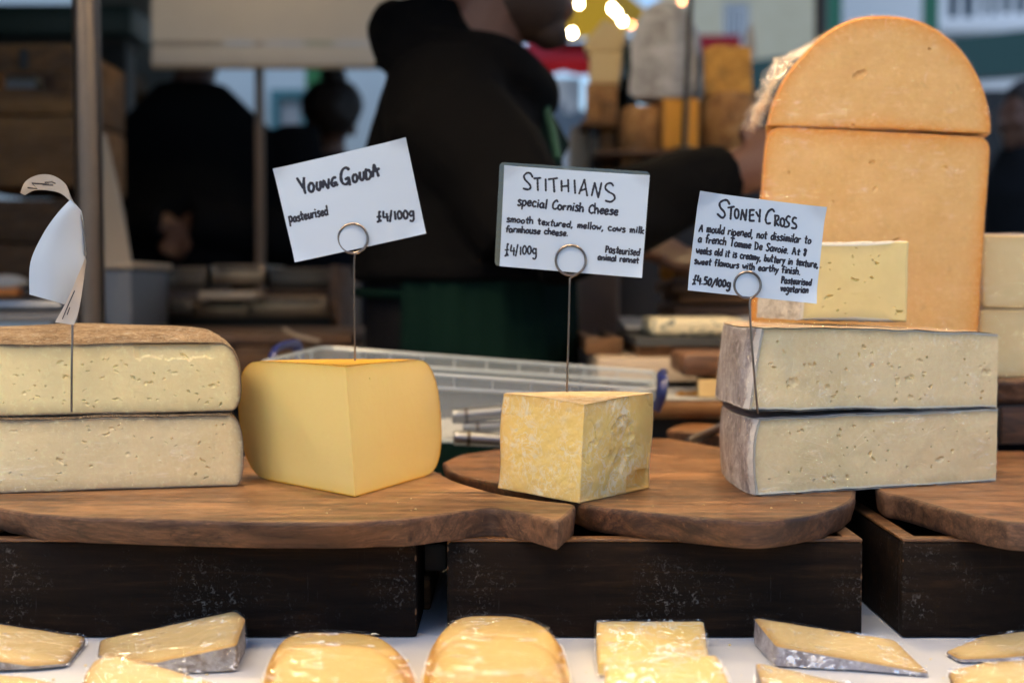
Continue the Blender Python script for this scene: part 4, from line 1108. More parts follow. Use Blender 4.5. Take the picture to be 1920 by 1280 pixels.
part('carcass', M().box((lo[0], 2.66, 0), (hi[0], 3.05, hi[2]), .004), MT['blackish'], t)
a, b = W(244, 592.5, 620, 594, 2.60, .4); part('top_plate', M().box((a[0], 2.60, hi[2] + .001), (b[0], 3.05, P(0, 592, 2.6)[2] - .001), .002), MT['darksteel'], t)
a, b = W(622, 500, 640, 600, 2.7, .3); part('side_panel', M().box((a[0], 2.66, 0), (b[0], 3.05, P(0, 498, 2.7)[2]), .003), MT['brownwood'], t)
lo, hi = W(215, 625, 660, 648, 2.2, .38)
t = thing('back_shelf', 'dark wooden shelf under the steel trays', 'shelf', ((lo[0] + hi[0]) / 2, 2.4, 0))
part('shelf_board', M().box(lo, hi, .004), MT['brownwood'], t)
a, b = W(440, 650, 660, 720, 2.18, .3); part('lower_board', M().box(a, b, .004), MT['crate'], t)
m = M()
for x in (lo[0] + .03, hi[0] - .07): m.box((x, 2.5, 0), (x + .04, 2.54, lo[2] - .001), .003)
part('leg', m, MT['brownwood'], t)
t = thing('twisted_string', 'pale string lying on the lower shelf', 'string', P(570, 625, 2.15))
part('strand', M().tube(smooth([P(532, 616, 2.17), P(560, 630, 2.14), P(600, 640, 2.14)], 6), .003, 6), MT['counter'], t)

# ================================================================== MIDDLE RIGHT BACKGROUND: display of whole cheeses
t = thing('display_shelf', 'dark wooden display shelf carrying the whole cheeses', 'shelf', P(1260, 600, 3.0) * [1, 1, 0])
lo, hi = W(1118, 281, 1470, 292, 2.85, .6); part('shelf_board', M().box(lo, hi, .004), MT['brownwood'], t)
SHZ = hi[2]
a, b = W(1160, 294, 1360, 345, 2.95, .4); part('drawer_front', M().box(a, b, .004), MT['blackish'], t)
a, b = W(1105, 232, 1120, 300, 3.0, .04); a[2] = 0; part('black_post', M().box(a, b, .003), MT['blackish'], t)
a, b = W(1126, 190, 1152, 300, 3.02, .06); a[2] = 0; part('wood_post', M().box(a, b, .003), MT['crate_light'], t)
a, b = W(1160, 346, 1420, 470, 3.1, .4); a[2] = 0; part('dark_back', M().box(a, b, .004), plain('dark_brown_paint', (.022, .012, .008), .6), t)
part('bracket', M().prism([P(1165, 292, 2.9), P(1200, 262, 2.9), P(1212, 262, 2.9), P(1200, 330, 2.9), P(1183, 348, 2.9), P(1165, 352, 2.9)], (0, .03, 0)), MT['crate_light'], t, smooth=False)
a, b = W(1072, 236, 1106, 520, 3.1, .2); a[2] = 0
t = thing('tan_cabinet', 'tan cabinet left of the display shelf', 'cabinet', (a + b) / 2 * [1, 1, 0]); part('body', M().box(a, b, .004), MT['counter'], t)
part('door', M().box((a[0] + .004, 3.094, .4), (b[0] - .004, 3.0995, b[2] - .03), .001), MT['counter'], t)
# cheese tower
def px_poly(pts, Y): return [P(x, y, Y) for x, y in pts]
t = thing('cheese_block', 'pale pointed cheese block topmost on the tower beside the vendor', 'cheese', P(1135, 100, 3.05), 'cheeses of the tower')
f = px_poly([(1094, 82), (1132, 36), (1160, 46), (1172, 70), (1164, 97), (1098, 97)], 3.05); slab(t, f, [q + [0.01, .12, 0] for q in f], MT['cream'], MT['cream'], .006, 3)
t = thing('cheese_block', 'tan cheese block in the middle of the tower beside the vendor', 'cheese', P(1135, 158, 3.05), 'cheeses of the tower')
f = px_poly([(1106, 98), (1166, 98), (1160, 156), (1104, 156)], 3.04); slab(t, f, [q + [0.01, .12, 0] for q in f], MT['cream'], MT['cream'], .006, 4)
t = thing('cheese_block', 'brown mottled cheese lowest in the tower beside the vendor', 'cheese', P(1130, 222, 3.05), 'cheeses of the tower')
f = px_poly([(1098, 157), (1158, 157), (1154, 224), (1098, 224)], 3.03); slab(t, f, [q + [0.01, .12, 0] for q in f], MT['drum_rind'], MT['drum_rind'], .006, 5)
t = thing('shelf_ledge', 'wooden ledge under the cheese tower', 'ledge', P(1130, 235, 3.0)); part('ledge', M().box(*W(1090, 225, 1166, 236, 2.98, .25), .003), MT['crate_light'], t)
part('support', M().box((P(1135, 0, 3.1)[0], 3.1, 0), (P(1135, 0, 3.1)[0] + .04, 3.14, P(0, 237, 3.1)[2]), .002), MT['brownwood'], t)
for k, (x, y0, y1, c) in enumerate(((1158, 70, 150, (.5, .5, .46)), (1176, 72, 148, (.02, .04, .02)))):
    q = P(x, y1, 4.2); h = P(x, y0, 4.2)[2] - q[2]
    t = thing('bottle', ('pale' if k == 0 else 'dark green') + ' bottle behind the cheese tower', 'bottle', q, 'bottles behind the tower')
    part('glass', M().lathe(q, [(.001, 0), (.026, 0), (.027, h * .6), (.011, h * .78), (.010, h)], 16), plain('bottle%d' % k, c, .2), t)
    part('cap', M().lathe(q + [0, 0, h], [(.012, -.02), (.012, .004), (.001, .005)], 12), MT['paper'], t)
    part('stand', M().box((q[0] - .03, 4.17, 0), (q[0] + .03, 4.23, q[2])), MT['blackish'], t)
# big grey half wheel
t = thing('cheese_half_wheel', 'tall grey clothbound half wheel standing on the display shelf', 'cheese', P(1240, 184, 3.1))
f = px_poly([(1176, 182), (1184, 130), (1182, 80), (1192, 42), (1212, 14), (1236, 1), (1262, 2), (1284, 16), (1300, 45), (1306, 90), (1302, 182)], 3.0)
slab(t, round_poly(f, .02, 4), [q + [0.03, .13, 0] for q in round_poly(f, .02, 4)], MT['cloth_rind'], MT['cloth_rind'], .005, 6, relief=.002)
# drum with orange cut
t = thing('cut_cheddar', 'brown rinded drum cheese with a bright orange cut face', 'cheese', P(1240, 282, 2.95))
f = px_poly([(1243, 185), (1310, 185), (1310, 279), (1243, 279)], 2.90); slab(t, f, [q + [-.02, .12, 0] for q in f], MT['mustard'], MT['drum_rind'], .004, 7, names=('cut_face', 'cut_side'))
c = P(1205, 280, 2.975); z1 = P(0, 183, 2.9)[2]; h = z1 - c[2]
part('drum', M().lathe((c[0], c[1], SHZ + .001), [(.001, 0), (.040, 0), (.047, .01), (.050, h * .5), (.047, h - .008), (.040, h), (.001, h)], 40), MT['drum_rind'], t)
# second drum and mouldy block
c = P(1366, 282, 3.02); r = .058; h = P(0, 178, 3.02)[2] - SHZ
t = thing('drum_cheese', 'squat brown mottled drum cheese at the right of the shelf', 'cheese', (c[0], c[1], SHZ + .001))
part('rind', M().lathe((c[0], c[1], SHZ + .001), [(r * .85, 0), (r * .98, .01), (r * 1.02, h * .5), (r * .97, h - .01), (r * .86, h)], 48), MT['drum_rind'], t)
part('top_rind', M().lathe((c[0], c[1], SHZ + .001 + h), [(.001, 0.001), (r * .86, 0)], 48), MT['drum_rind'], t)
t = thing('mouldy_cheese', 'orange cheese block with green mould, standing on the drum cheese', 'cheese', P(1365, 178, 3.0))
f = px_poly([(1322, 177), (1320, 92), (1345, 84), (1408, 88), (1412, 177)], 2.98); slab(t, f, [q + [0.01, .09, 0] for q in f], MT['mould_orange'], MT['mould_orange'], .004, 8)
t = thing('paper_sheet', 'upright grey paper tag behind the mouldy orange cheese', 'paper', P(1405, 100, 3.1)); part('sheet', M().prism(px_poly([(1396, 110), (1398, 66), (1408, 40), (1416, 66), (1418, 110)], 3.09), (0, .002, 0)), MT['cloth_rind'], t, smooth=False)
t = thing('display_pole', 'thin dark pole in front of the tall grey half wheel', 'pole', P(1290, 281, 2.86)); part('rod', M().tube([P(1283, 281, 2.87), P(1300, -120, 2.87)], .006, 10), MT['darksteel'], t)
part('foot', M().lathe((P(1283, 281, 2.87)[0], 2.87, SHZ), [(.025, 0), (.025, .005), (.006, .010)], 16), MT['darksteel'], t)
c = P(1316, 188, 3.25); t = thing('glass_jar', 'clear glass jar between the grey half wheel and the mouldy block', 'jar', c)
h = P(0, 112, 3.25)[2] - c[2]
part('glass', M().lathe(c, [(.001, 0), (.024, 0), (.026, .01), (.026, h * .65), (.012, h * .85), (.011, h)], 24), MT['clear_rim'], t)
part('contents', M().lathe(c, [(.001, .001), (.022, .002), (.022, h * .3), (.001, h * .3)], 24), plain('jar_contents', (.25, .2, .17), .4), t)
part('stand', M().box((c[0] - .02, 3.22, SHZ), (c[0] + .02, 3.28, c[2] - .001), .002), MT['brownwood'], t)
# corrugated panel, planks
lo, hi = W(1086, 440, 1160, 606, 2.55, .1)
t = thing('ribbed_panel', 'grey beige ribbed panel right of the vendor\'s apron', 'panel', (lo + hi) / 2 * [1, 1, 0])
m = M(); n = 160; xs = np.linspace(lo[0], hi[0], n)
m.grid(np.array([[(x, 2.55 + .004 * math.sin((x - lo[0]) / (hi[0] - lo[0]) * 2 * PI * 16), z) for z in (.4, hi[2])] for x in xs])); part('ribs', m, plain('ribbed_paint', (.27, .225, .205), .6, var=.05), t)
part('backing', M().box((lo[0], 2.56, .4), (hi[0], 2.60, hi[2])), MT['counter'], t)
for k in range(6):
    y0 = 500 + k * 24 + (3 if k % 2 else 0); dx = (0, -8, 6, -4, 3, -6)[k]
    drawer('wooden_board', 'brown board ' + ('topmost in', 'second from the top of', 'third from the top of', 'fourth from the top of', 'fifth from the top of', 'lowest in')[k] + ' the pile behind the Stoney Cross card', 'board', 1268 + dx, y0, 1440 + dx, y0 + 22, 2.15 + .01 * (k % 3), .26, MT['brownwood'] if k % 2 else MT['crate'], False, 'boards piled behind the card')
t = thing('paper_bundle', 'crumpled pale paper lying on the pile of boards', 'paper', P(1290, 497, 2.2))
pm = M().ball(P(1286, 488, 2.24), (.042, .05, .013), 4); pm.v[0] = warp(pm.v[0], .012, 45, 3); part('paper', pm, MT['counter'], t)
pm = M().ball(P(1255, 500, 2.2), (.012, .03, .022), 4); pm.v[0] = warp(pm.v[0], .008, 60, 4); part('cheese_scrap', pm, MT['mould_orange'], t)

# ================================================================== TABLES
def trestle(name, label, x0, x1, y0, y1, z, mat):
    t = thing(name, label, 'table', ((x0 + x1) / 2, (y0 + y1) / 2, 0))
    part('table_top', M().box((x0, y0, z - .03), (x1, y1, z), .003), mat, t)
    for x in (x0 + .08, x1 - .12):
        for y in (y0 + .06, y1 - .1): part('leg', M().box((x, y, 0), (x + .04, y + .04, z - .031), .003), MT['brownwood'], t)
    return t
trestle('market_table', 'trestle table under the white tablecloth', -1.35, 1.35, .60, 1.66, TZ - .004, MT['brownwood'])
nx, ny = 200, 90
gx = np.linspace(-1.38, 1.38, nx); gy = np.linspace(.57, 1.67, ny)
gg = np.stack(np.meshgrid(gx, gy, indexing='ij') + [np.zeros((nx, ny))], -1)
gg[..., 2] = TZ - .0008 + .0007 * fbm(gg.reshape(-1, 3) * [1, 2.2, 1], 26, 3, 4).reshape(nx, ny)
m = M().grid(gg)
dr = np.array([[(x, .568 - .02 * abs(math.sin(x * 21 + 1.3 * math.sin(x * 7))) * (k / 12), TZ - .0008 - .55 * k / 12) for k in range(13)] for x in gx]); m.grid(dr)
solo('tablecloth', 'white paper tablecloth under the boxes and wrapped wedges', 'tablecloth', m, MT['cloth'])
trestle('back_table', 'beige topped back counter beside the vendor', P(1086, 0, 2.3)[0], 1.6, 1.78, 2.72, CAMZ - .090, MT['counter'])
for _o in bpy.data.objects:
    if _o.name.startswith('table_top') and _o.parent and _o.parent.name == 'back_table': _o.name = 'counter_top'
CT = CAMZ - .090

# ================================================================== BOXES AND BOARDS
X = lambda px, Y=1.005: (px - 960) / FPX * Y
crate_box('black_box', 'black stained box under the left paddle board, with scuffed white marks', X(-70), X(780), 1.005, 1.36, TZ, XZ, group='black boxes raising the boards')
crate_box('black_box', 'middle black stained box under the crumbly cheese', X(837), X(1622), 1.005, 1.36, TZ, XZ, group='black boxes raising the boards')
crate_box('black_box', 'right hand black box showing its worn brown rim and open inside', X(1697), X(2560), 1.005, 1.40, TZ, XZ, group='black boxes raising the boards')
def outline(pts): return [PZ(x, y, BZ)[:2] for x, y in pts]
t = thing('paddle_board', 'wooden paddle board with a short handle, carrying the tomme and the gouda', 'cutting board', (*PZ(500, 930, BZ)[:2], XZ))
o = outline([(-75, 905), (-45, 938), (-8, 951), (56, 963), (150, 969), (337, 974), (467, 978), (640, 979), (760, 973), (860, 959), (921, 952), (985, 961), (1030, 974), (1046, 978), (1052, 975), (1080, 950), (1081, 945), (1070, 943),
             (1010, 937), (940, 926), (890, 913), (850, 900), (822, 885), (790, 868), (720, 858), (400, 853), (60, 856), (-60, 866)])
o = resample(np.array([(x, y, 0) for x, y in o]), .004)[:, :2]
for _ in range(2): o = (np.roll(o, 1, 0) + 2 * o + np.roll(o, -1, 0)) / 4
board(t, o, XZ + .0003, BZ, MT['board'], MT['bark'], slant=.008, amp=.0016, seed=3, tip=-.09)
t = thing('round_board', 'dark round board under the crumbly cheese and the Stoney Cross', 'cutting board', (*PZ(1300, 900, BZ)[:2], XZ))
o = outline([(830, 866), (845, 884), (880, 895), (938, 905), (1010, 920), (1070, 935), (1100, 946), (1180, 956), (1280, 966), (1392, 976), (1450, 975), (1510, 967), (1560, 955), (1592, 941), (1604, 926),
             (1600, 905), (1560, 880), (1470, 858), (1355, 839), (1288, 827), (1234, 821), (1120, 822), (960, 838), (860, 852)])
o = resample(np.array([(x, y, 0) for x, y in smooth(o, 3)]), .004)[:, :2]
board(t, o, XZ + .0003, BZ, MT['board2'], MT['bark2'], slant=.003, amp=.0012, seed=8)
t = thing('round_board', 'reddish round board cut off by the right edge of the photo', 'cutting board', (*PZ(1880, 930, BZ)[:2], XZ))
o = outline([(1640, 915), (1655, 924), (1683, 929), (1767, 952), (1846, 971), (1920, 981), (2050, 976), (2160, 945), (2160, 880), (2050, 852), (1870, 845), (1760, 855), (1690, 878), (1648, 900)])
o = resample(np.array([(x, y, 0) for x, y in smooth(o, 3)]), .004)[:, :2]
board(t, o, XZ + .0006, BZ + .0003, MT['board3'], MT['bark'], slant=.002, amp=.0012, seed=12)
t = thing('wood_offcut', 'tan wood offcut in the gap between two black boxes', 'wood', (X(810, 1.1), 1.12, TZ))
part('block', M().box((X(786, 1.09), 1.09, TZ), (X(806, 1.09), 1.22, TZ + .027), .002), MT['crate_light'], t)
part('dark_top', M().box((X(786, 1.09), 1.10, TZ + .0275), (X(836, 1.09), 1.22, TZ + .050), .004), plain('grey_block', (.09, .08, .075), .6), t)

# ================================================================== CHEESES ON THE BOARDS
# left tomme, two halves
TH = math.radians(13); tc = (-.3396, 1.0997)
def tomme_prof(H, b): return [(-b * .55 * (1 - math.sqrt(max(0, 1 - .96 * ((.45 - u) / .45) ** 3))) if u < .45 else -b * (1 - math.sqrt(max(0, 1 - .98 * ((u - .45) / .55) ** 2.6))), u * H) for u in np.linspace(0, 1, 48)]
t = thing('tomme_half', 'lower tomme half, wrapped in film, directly on the paddle board', 'cheese', (tc[0], tc[1], BZ), 'pale tomme halves')
def tilt(z0, H, sl, back=0.0):
    nb = np.array([-math.sin(TH), math.cos(TH)])
    def f(q):
        d = np.clip((q[:, :2] - np.array(tc)) @ nb, 0, 1)
        w = np.clip((q[:, 2] - z0) / H, 0, 1.3)
        e = np.minimum(d, .05 + .35 * np.maximum(d - .05, 0))
        return np.stack([q[:, 0] + nb[0] * back, q[:, 1] + nb[1] * back, q[:, 2] + e * sl * w + .0012 * w * fbm(q, 22, 2, 4)], 1)
    return f
sector(t, tc, .1285, TH, TH + PI, BZ + .0008, tomme_prof(.0555, .012), MT['tomme_wrapped'], MT['tomme_rind'], dome=.0, pits=(pits_fn(40, 5, .12, .055, (.0004, .0009), depth=(.0006, .002)), pits_fn(38, 6, .12, .055, (.0004, .0009), depth=(.0006, .002))), seed=5, xf=tilt(BZ, .0555, .12), film=MT['film_soft'])
t = thing('tomme_half', 'upper tomme half with a cracked brown crust and many small holes', 'cheese', (tc[0], tc[1], BZ + .059), 'pale tomme halves')
def torn(rr, zz, k):     # the torn strip under the crust at right
    if k != 0: return 0 * rr
    q = np.stack([rr, zz, 0 * rr], -1).reshape(-1, 3)
    n = fbm(q, 240, 3, 9).reshape(rr.shape); e = zz - (.0425 + .004 * n - .02 * np.clip(rr - .095, 0, 1))
    return .0013 * np.clip(e / .001, 0, 1) * np.clip((rr - .045) / .004, 0, 1) * np.clip((.108 - rr) / .004, 0, 1)
sector(t, tc, .1275, TH, TH + PI, BZ + .0595, tomme_prof(.0545, .017), MT['tomme'], MT['tomme_rind'], dome=.0, pits=(pits_fn(48, 15, .12, .05, (.0004, .0010), depth=(.0006, .002)), pits_fn(48, 16, .12, .05, (.0004, .0010), depth=(.0006, .002))), seed=15, xf=tilt(BZ + .0595, .0545, .17, .008), cutnoise=torn, rag=.0008)
# gouda
ga = PZ(666, 932, BZ)
t = thing('gouda_wedge', 'smooth yellow gouda wedge with rounded orange rind on the paddle board', 'cheese', (ga[0], ga[1], BZ))
gp = [(-.040 * (1 - (max(0, 1 - abs(-1 + 2 * u) ** 2.7)) ** (1 / 2.3)), u * .0966) for u in np.concatenate([np.linspace(0, .08, 10)[:-1] ** 1.0, np.linspace(.08, .92, 30), np.linspace(.92, 1, 10)[1:]])]
xg = lambda q: np.stack([q[:, 0] - .0066 * (q[:, 2] - BZ) / .0966, q[:, 1], q[:, 2]], 1)
sector(t, ga[:2], .164, math.radians(68.5), math.radians(131), BZ + .0005, gp, MT['gouda'], MT['gouda_rind'], dome=.002, ds=.0012, seed=21, rag=.0002, rough_cut=.00005, rimscale=.0065, pits=(pits_fn(3, 22, .15, .095, (.0004, .0008), elong=(1, 1.5)), None), xf=xg, rind_d=.0003, overhang=.0001)
# crumbly cheese
sa = PZ(1085, 943, BZ)
t = thing('crumbly_wedge', 'crumbly yellow cheese wedge with white bloom and cracked side', 'cheese', (sa[0], sa[1], BZ))
def cracks(rr, zz, k):
    q = np.stack([rr, zz, np.full_like(rr, 3. * k)], -1).reshape(-1, 3)
    w = q + .004 * np.stack([fbm(q, 90, 3, 60 + i) for i in range(3)], 1)
    n1 = np.abs(fbm(w, 42, 2, 70)); n2 = np.abs(fbm(w, 90, 2, 71)); big = fbm(w, 36, 3, 72)
    c = .0016 * np.clip(1 - n1 / .03, 0, 1) * np.clip(fbm(q, 24, 2, 73) * 3 + (.2 if k == 0 else -.9), 0, 1) + .0002 * np.clip(1 - n2 / .05, 0, 1)
    lump = .0008 * np.clip(big * 2.2, -1, 1) * (1.0 if k == 0 else .35)
    hole = 0 * n1
    if k == 0:
        e = ((q[:, 0] - .052) / .018) ** 2 + ((q[:, 1] - .040) / .020) ** 2
        hole = .0018 * np.clip(1.0 - e + 1.1 * fbm(q, 130, 4, 75), 0, 1) ** .6
        e2 = np.clip((q[:, 0] - .062) / .01, 0, 1) * np.clip((.016 - q[:, 1] + .004 * fbm(q, 90, 3, 78)) / .002, 0, 1); hole = hole + .010 * e2
    return (c * .7 + lump + hole).reshape(rr.shape)
sp = [(-.0015 * math.sin(PI * u * 2.2) - .001 * u, u * .0745) for u in np.linspace(0, 1, 30)]
xs_ = lambda q: np.stack([q[:, 0] + .0035 * (q[:, 2] - BZ) / .073 + .0005, q[:, 1], q[:, 2] - .0052 * np.clip(1 - np.hypot(q[:, 0] - sa[0], q[:, 1] - sa[1]) / .095, 0, 1) * (q[:, 2] - BZ) / .073], 1)
sector(t, sa[:2], .096, math.radians(52.5), math.radians(129), BZ + .0005, sp, MT['stith'], MT['stith_rind'], dome=.003, ds=.0006, seed=31, rag=.0007, rough_cut=.00025, rimscale=.010, cutnoise=cracks, xf=xs_, rind_d=.0004, overhang=.0002)
# Stoney Cross, two quarters
A0 = math.radians(96); A1 = math.radians(200.4)
la = np.array([.3925, 1.1535])
t = thing('stoney_quarter', 'lower grey rinded quarter wheel in cling film across two boards', 'cheese', (la[0], la[1], BZ), 'grey rinded quarter wheels')
lp = [(-.004 * (1 - u) ** 4 - .005 * max(0, (u - .55) / .45) ** 2, u * .0575) for u in np.linspace(0, 1, 30)]
sector(t, la, .226, A0, A1, BZ + .0008, lp, MT['stoney'], MT['stoney_rind'], dome=.001, xf=lambda q: np.stack([np.where(q[:, 0] < .178, .178 - (.178 - q[:, 0]) * .42, q[:, 0]) + .002, q[:, 1], q[:, 2]], 1), ds=.0007, pits=(None, pits_fn(42, 41, .22, .055, (.0006, .0013), elong=(1, 2))), seed=41, coarse=(True, False), rag=.0019, film=MT['film_face_lines'], folds=[(24, (.012, .040), .12, .45)], rind_d=.0009, overhang=.0010, rimscale=.005)
t = thing('stoney_quarter', 'upper grey rinded quarter wheel with brown top, bearing the small slice', 'cheese', (la[0], la[1], BZ + .06), 'grey rinded quarter wheels')
UZ = BZ + .0605
up_ = [(.004 - .011 * u, u * .0555) for u in np.linspace(0, 1, 30)]
def xu(q):
    tt = np.clip((la[0] + .004 - q[:, 0]) / .212, 0, 1.1)
    x_ = np.where(q[:, 0] < .174, .174 - (.174 - q[:, 0]) * .45, q[:, 0])
    return np.stack([x_ + .002, q[:, 1], q[:, 2] + tt * .0055 + (q[:, 2] - UZ) / .0555 * tt * .0055], 1)
sector(t, la, .226, A0, A1, UZ, up_, MT['stoney'], MT['stoney_rind'], MT['stoney_top'], dome=.004, ds=.0007, pits=(None, pits_fn(62, 43, .22, .053, (.0007, .0016), elong=(1, 1.9))), seed=43, coarse=(True, False), rag=.0019, film=MT['film_face'], folds=[(10, (.008, .022), 2.2, .5)], rind_d=.0009, overhang=.0010, xf=xu, rimscale=.005)
# slice on top
t = thing('cheese_slice', 'small pale cheese slice with holes standing on the upper grey quarter', 'cheese', P(1600, 600, 1.2))
f = px_poly([(1500, 599), (1700, 602), (1704, 453), (1510, 457)], 1.195)
slab(t, f, [q + np.array([-.022 + .002 * 0, .075, .001]) for q in f], MT['slice'], MT['slice_rind'], .0009, 51, rag=.0008, pit=pits_fn(26, 52, .09, .066, (.0004, .0010), elong=(1, 2.6)), crisp=.001, rimscale=.005, bare=(1, 0, 0))
# orange half wheel blocks
t = thing('orange_block', 'large square orange cheese block with rounded top corners, wrapped in film', 'cheese', P(1600, 856, 1.33))
f = round_poly(px_poly([(1386, 855), (1820, 855), (1858, 257), (1437, 236)], 1.33), [.004, .004, .014, .018], 8)
slab(t, f, [q + [.030, .15, 0] for q in f], MT['orange'], MT['orange'], .0018, 61, rag=.0006, rimscale=.009, film=MT['film_soft'], folds=[(60, (.0012, .0035), .3, 1.5), (16, (.004, .014), 1.9, .5)], relief=.0002, pit=pits_fn(8, 63, .2, .3, (.0012, .0025), elong=(2, 4)))
t = thing('orange_half_moon', 'half moon of orange cheese in film standing on the square block', 'cheese', P(1645, 250, 1.33))
f = px_poly([(1437, 236), (1858, 251), (1859, 238), (1853, 200), (1836, 150), (1802, 96), (1752, 56), (1700, 37), (1640, 33), (1590, 42), (1540, 71), (1500, 111), (1470, 150), (1446, 200)], 1.328)
f = [q + np.array([0, 0, .0012]) for q in f]
f = np.array(smooth(f[2:] , 4)); f = np.concatenate([px_poly([(1437, 235), (1858, 250)], 1.328), f])
slab(t, f, [q + [.022, .12, 0] for q in f], MT['orange'], MT['orange'], .0018, 65, rag=.0005, rimscale=.008, film=MT['film_soft'], folds=[(24, (.0012, .0035), .3, 1.5), (14, (.004, .016), 2.2, .6)], relief=.0002, pit=pits_fn(7, 67, .2, .1, (.0009, .0016)))
lm = M(); arc = [P(x, y, 1.345) for x, y in ((1438, 234), (1442, 205), (1455, 175), (1472, 146), (1492, 118), (1520, 90), (1560, 60))]
arc = np.array(smooth(arc, 8)); nA = len(arc); rr_ = np.random.RandomState(5)
for layer in range(4):
    wd = np.interp(np.linspace(0, 1, nA), [0, .12, .3, .48, .62, .75, 1], [.016, .013, .010, .014, .021, .012, .0015]) * (1, .8, .65, .9)[layer]
    dirn = np.array([-.82, 0, .36 + .1 * layer]); dirn /= np.linalg.norm(dirn)
    g = np.stack([arc + np.array([0, .012 + .022 * layer, 0]) + dirn * (wd[:, None] * v) + np.array([0, .006 * math.sin(v * 5 + layer), 0]) for v in np.linspace(0, 1, 14)], 1)
    q = warp(warp(g.reshape(-1, 3), .0040, 75, 80 + layer), .0024, 200, 90 + layer); lm.grid(q.reshape(g.shape))
part('loose_film', lm, MT['film_loose'], t)
# pale cheeses at right edge
lo, hi = W(1868, 756, 2150, 880, 1.42, .25); lo[2] = BZ + .001
t = thing('dark_block', 'dark wooden block at the right edge under a bark edged board', 'block', (lo + hi) / 2 * [1, 1, 0] + [0, 0, BZ]); part('block', M().box((lo[0], 1.42, BZ + .0008), hi, .004), plain('dark_block', (.022, .012, .009), .6), t)
part('inner_edge', M().box((lo[0] + .004, 1.417, BZ + .002), (lo[0] + .05, 1.4195, hi[2] - .004), .001), MT['bark2'], t)
z0 = hi[2] + .0005; z1 = P(0, 711, 1.42)[2]
t = thing('bark_board', 'bark edged board under the two pale cheeses at the right edge', 'cutting board', (lo[0], 1.5, z0))
o = [(P(1866, 0, 1.41)[0], 1.412), (P(2200, 0, 1.41)[0], 1.412), (P(2200, 0, 1.41)[0], 1.66), (P(1876, 0, 1.41)[0], 1.66)]
board(t, o, z0, z1, MT['board2'], MT['bark2'], slant=.004, amp=.004, seed=17)
t = thing('pale_block', 'lower pale yellow cheese block at the right edge', 'cheese', P(1900, 710, 1.45), 'pale cheese blocks at the right edge')
f = round_poly([np.array([P(x, 0, 1.445)[0], 1.445, z]) for x, z in ((1846, z1 + .0006), (2080, z1 + .0006), (2080, P(0, 581, 1.445)[2]), (1846, P(0, 580, 1.445)[2]))], .005, 4)
slab(t, f, [q + np.array([-.010, .13, 0]) for q in f], MT['pale'], MT['pale_rind'], .0016, 71, film=MT['film_soft'], bulge=.005)
t = thing('pale_block', 'upper pale yellow cheese block at the right edge', 'cheese', P(1900, 577, 1.45), 'pale cheese blocks at the right edge')
f = round_poly([np.array([P(x, 0, 1.445)[0], 1.445, P(0, y, 1.445)[2]]) for x, y in ((1850, 577), (2080, 579), (2080, 446), (1848, 440))], .005, 4)
slab(t, f, [q + np.array([-.010, .13, 0]) for q in f], MT['pale'], MT['pale_rind'], .0016, 73, film=MT['film_soft'], bulge=.004)

# ================================================================== CARDS
c1 = lambda pts: [(500 + x / 5.12, 250 + y / 5.12) for x, y in pts]
c2 = lambda pts: [(920 + x / 5.332, 290 + y / 5.332) for x, y in pts]
c3 = lambda pts: [(1280 + x / 5.564, 350 + y / 5.564) for x, y in pts]
def el(cx, cy, rx, ry): return [(cx + rx * math.sin(2 * PI * k / 12), cy - ry * math.cos(2 * PI * k / 12)) for k in range(13)]
def trace(cf, strokes, straight=()):
    return [np.array(cf(s)) if i in straight or len(s) == 2 else np.array(smooth(cf(s), 4)) for i, s in enumerate(strokes)]
def ln(cf, s, a, b, size, seed): a, b = cf([a, b]); k = {c1: 5.12, c2: 5.332, c3: 5.564}[cf]; return text_strokes(s, a, b, size / k, seed)
gou = trace(c1, [[(292, 432), (322, 480), (352, 528)], [(358, 428), (356, 480), (362, 540), (372, 576)], el(428, 520, 25, 42), [(482, 470), (480, 515), (496, 546), (514, 530), (518, 462)],
                 [(540, 520), (546, 452)], [(546, 455), (566, 490), (592, 528)], [(592, 528), (596, 440)], [(662, 424), (636, 432), (622, 480), (640, 508), (662, 492), (666, 472), (645, 478)], [(664, 490), (682, 496)],
                 [(790, 348), (762, 330), (728, 352), (712, 410), (724, 470), (756, 490), (784, 470), (790, 428), (756, 442)], [(790, 432), (800, 496)], el(848, 432, 22, 36), [(894, 375), (896, 425), (914, 450), (932, 428), (935, 370)],
                 [(952, 352), (958, 442)], [(948, 350), (985, 360), (1002, 398), (985, 436), (956, 444)], [(1020, 418), (1030, 302)], [(1030, 302), (1056, 360), (1074, 412)], [(1008, 376), (1080, 340)]])
g1 = ln(c1, 'pasteurised', (222, 858), (598, 782), 88, 1); g2 = ln(c1, '£4/100g', (1062, 850), (1425, 796), 98, 2)
gk = P(690, 465, 1.152)
card('price_card', 'white card reading Young Gouda, tilted up to the right above the gouda', [(512, 317), (761, 259), (799, 438), (554, 492)], 1.15, math.radians(3), [(gou, 5.4), (g1, 3.8), (g2, 4.4)])
wire_holder('wire ring holder stuck in the gouda top', P(662, 447, 1.15), 27.5 / FPX * 1.15, smooth([P(684, 466, 1.148), P(672, 474, 1.149), P(664.5, 484, 1.15), P(664, 560, 1.152), P(666, 680, 1.155)], 4), 1.15, True)
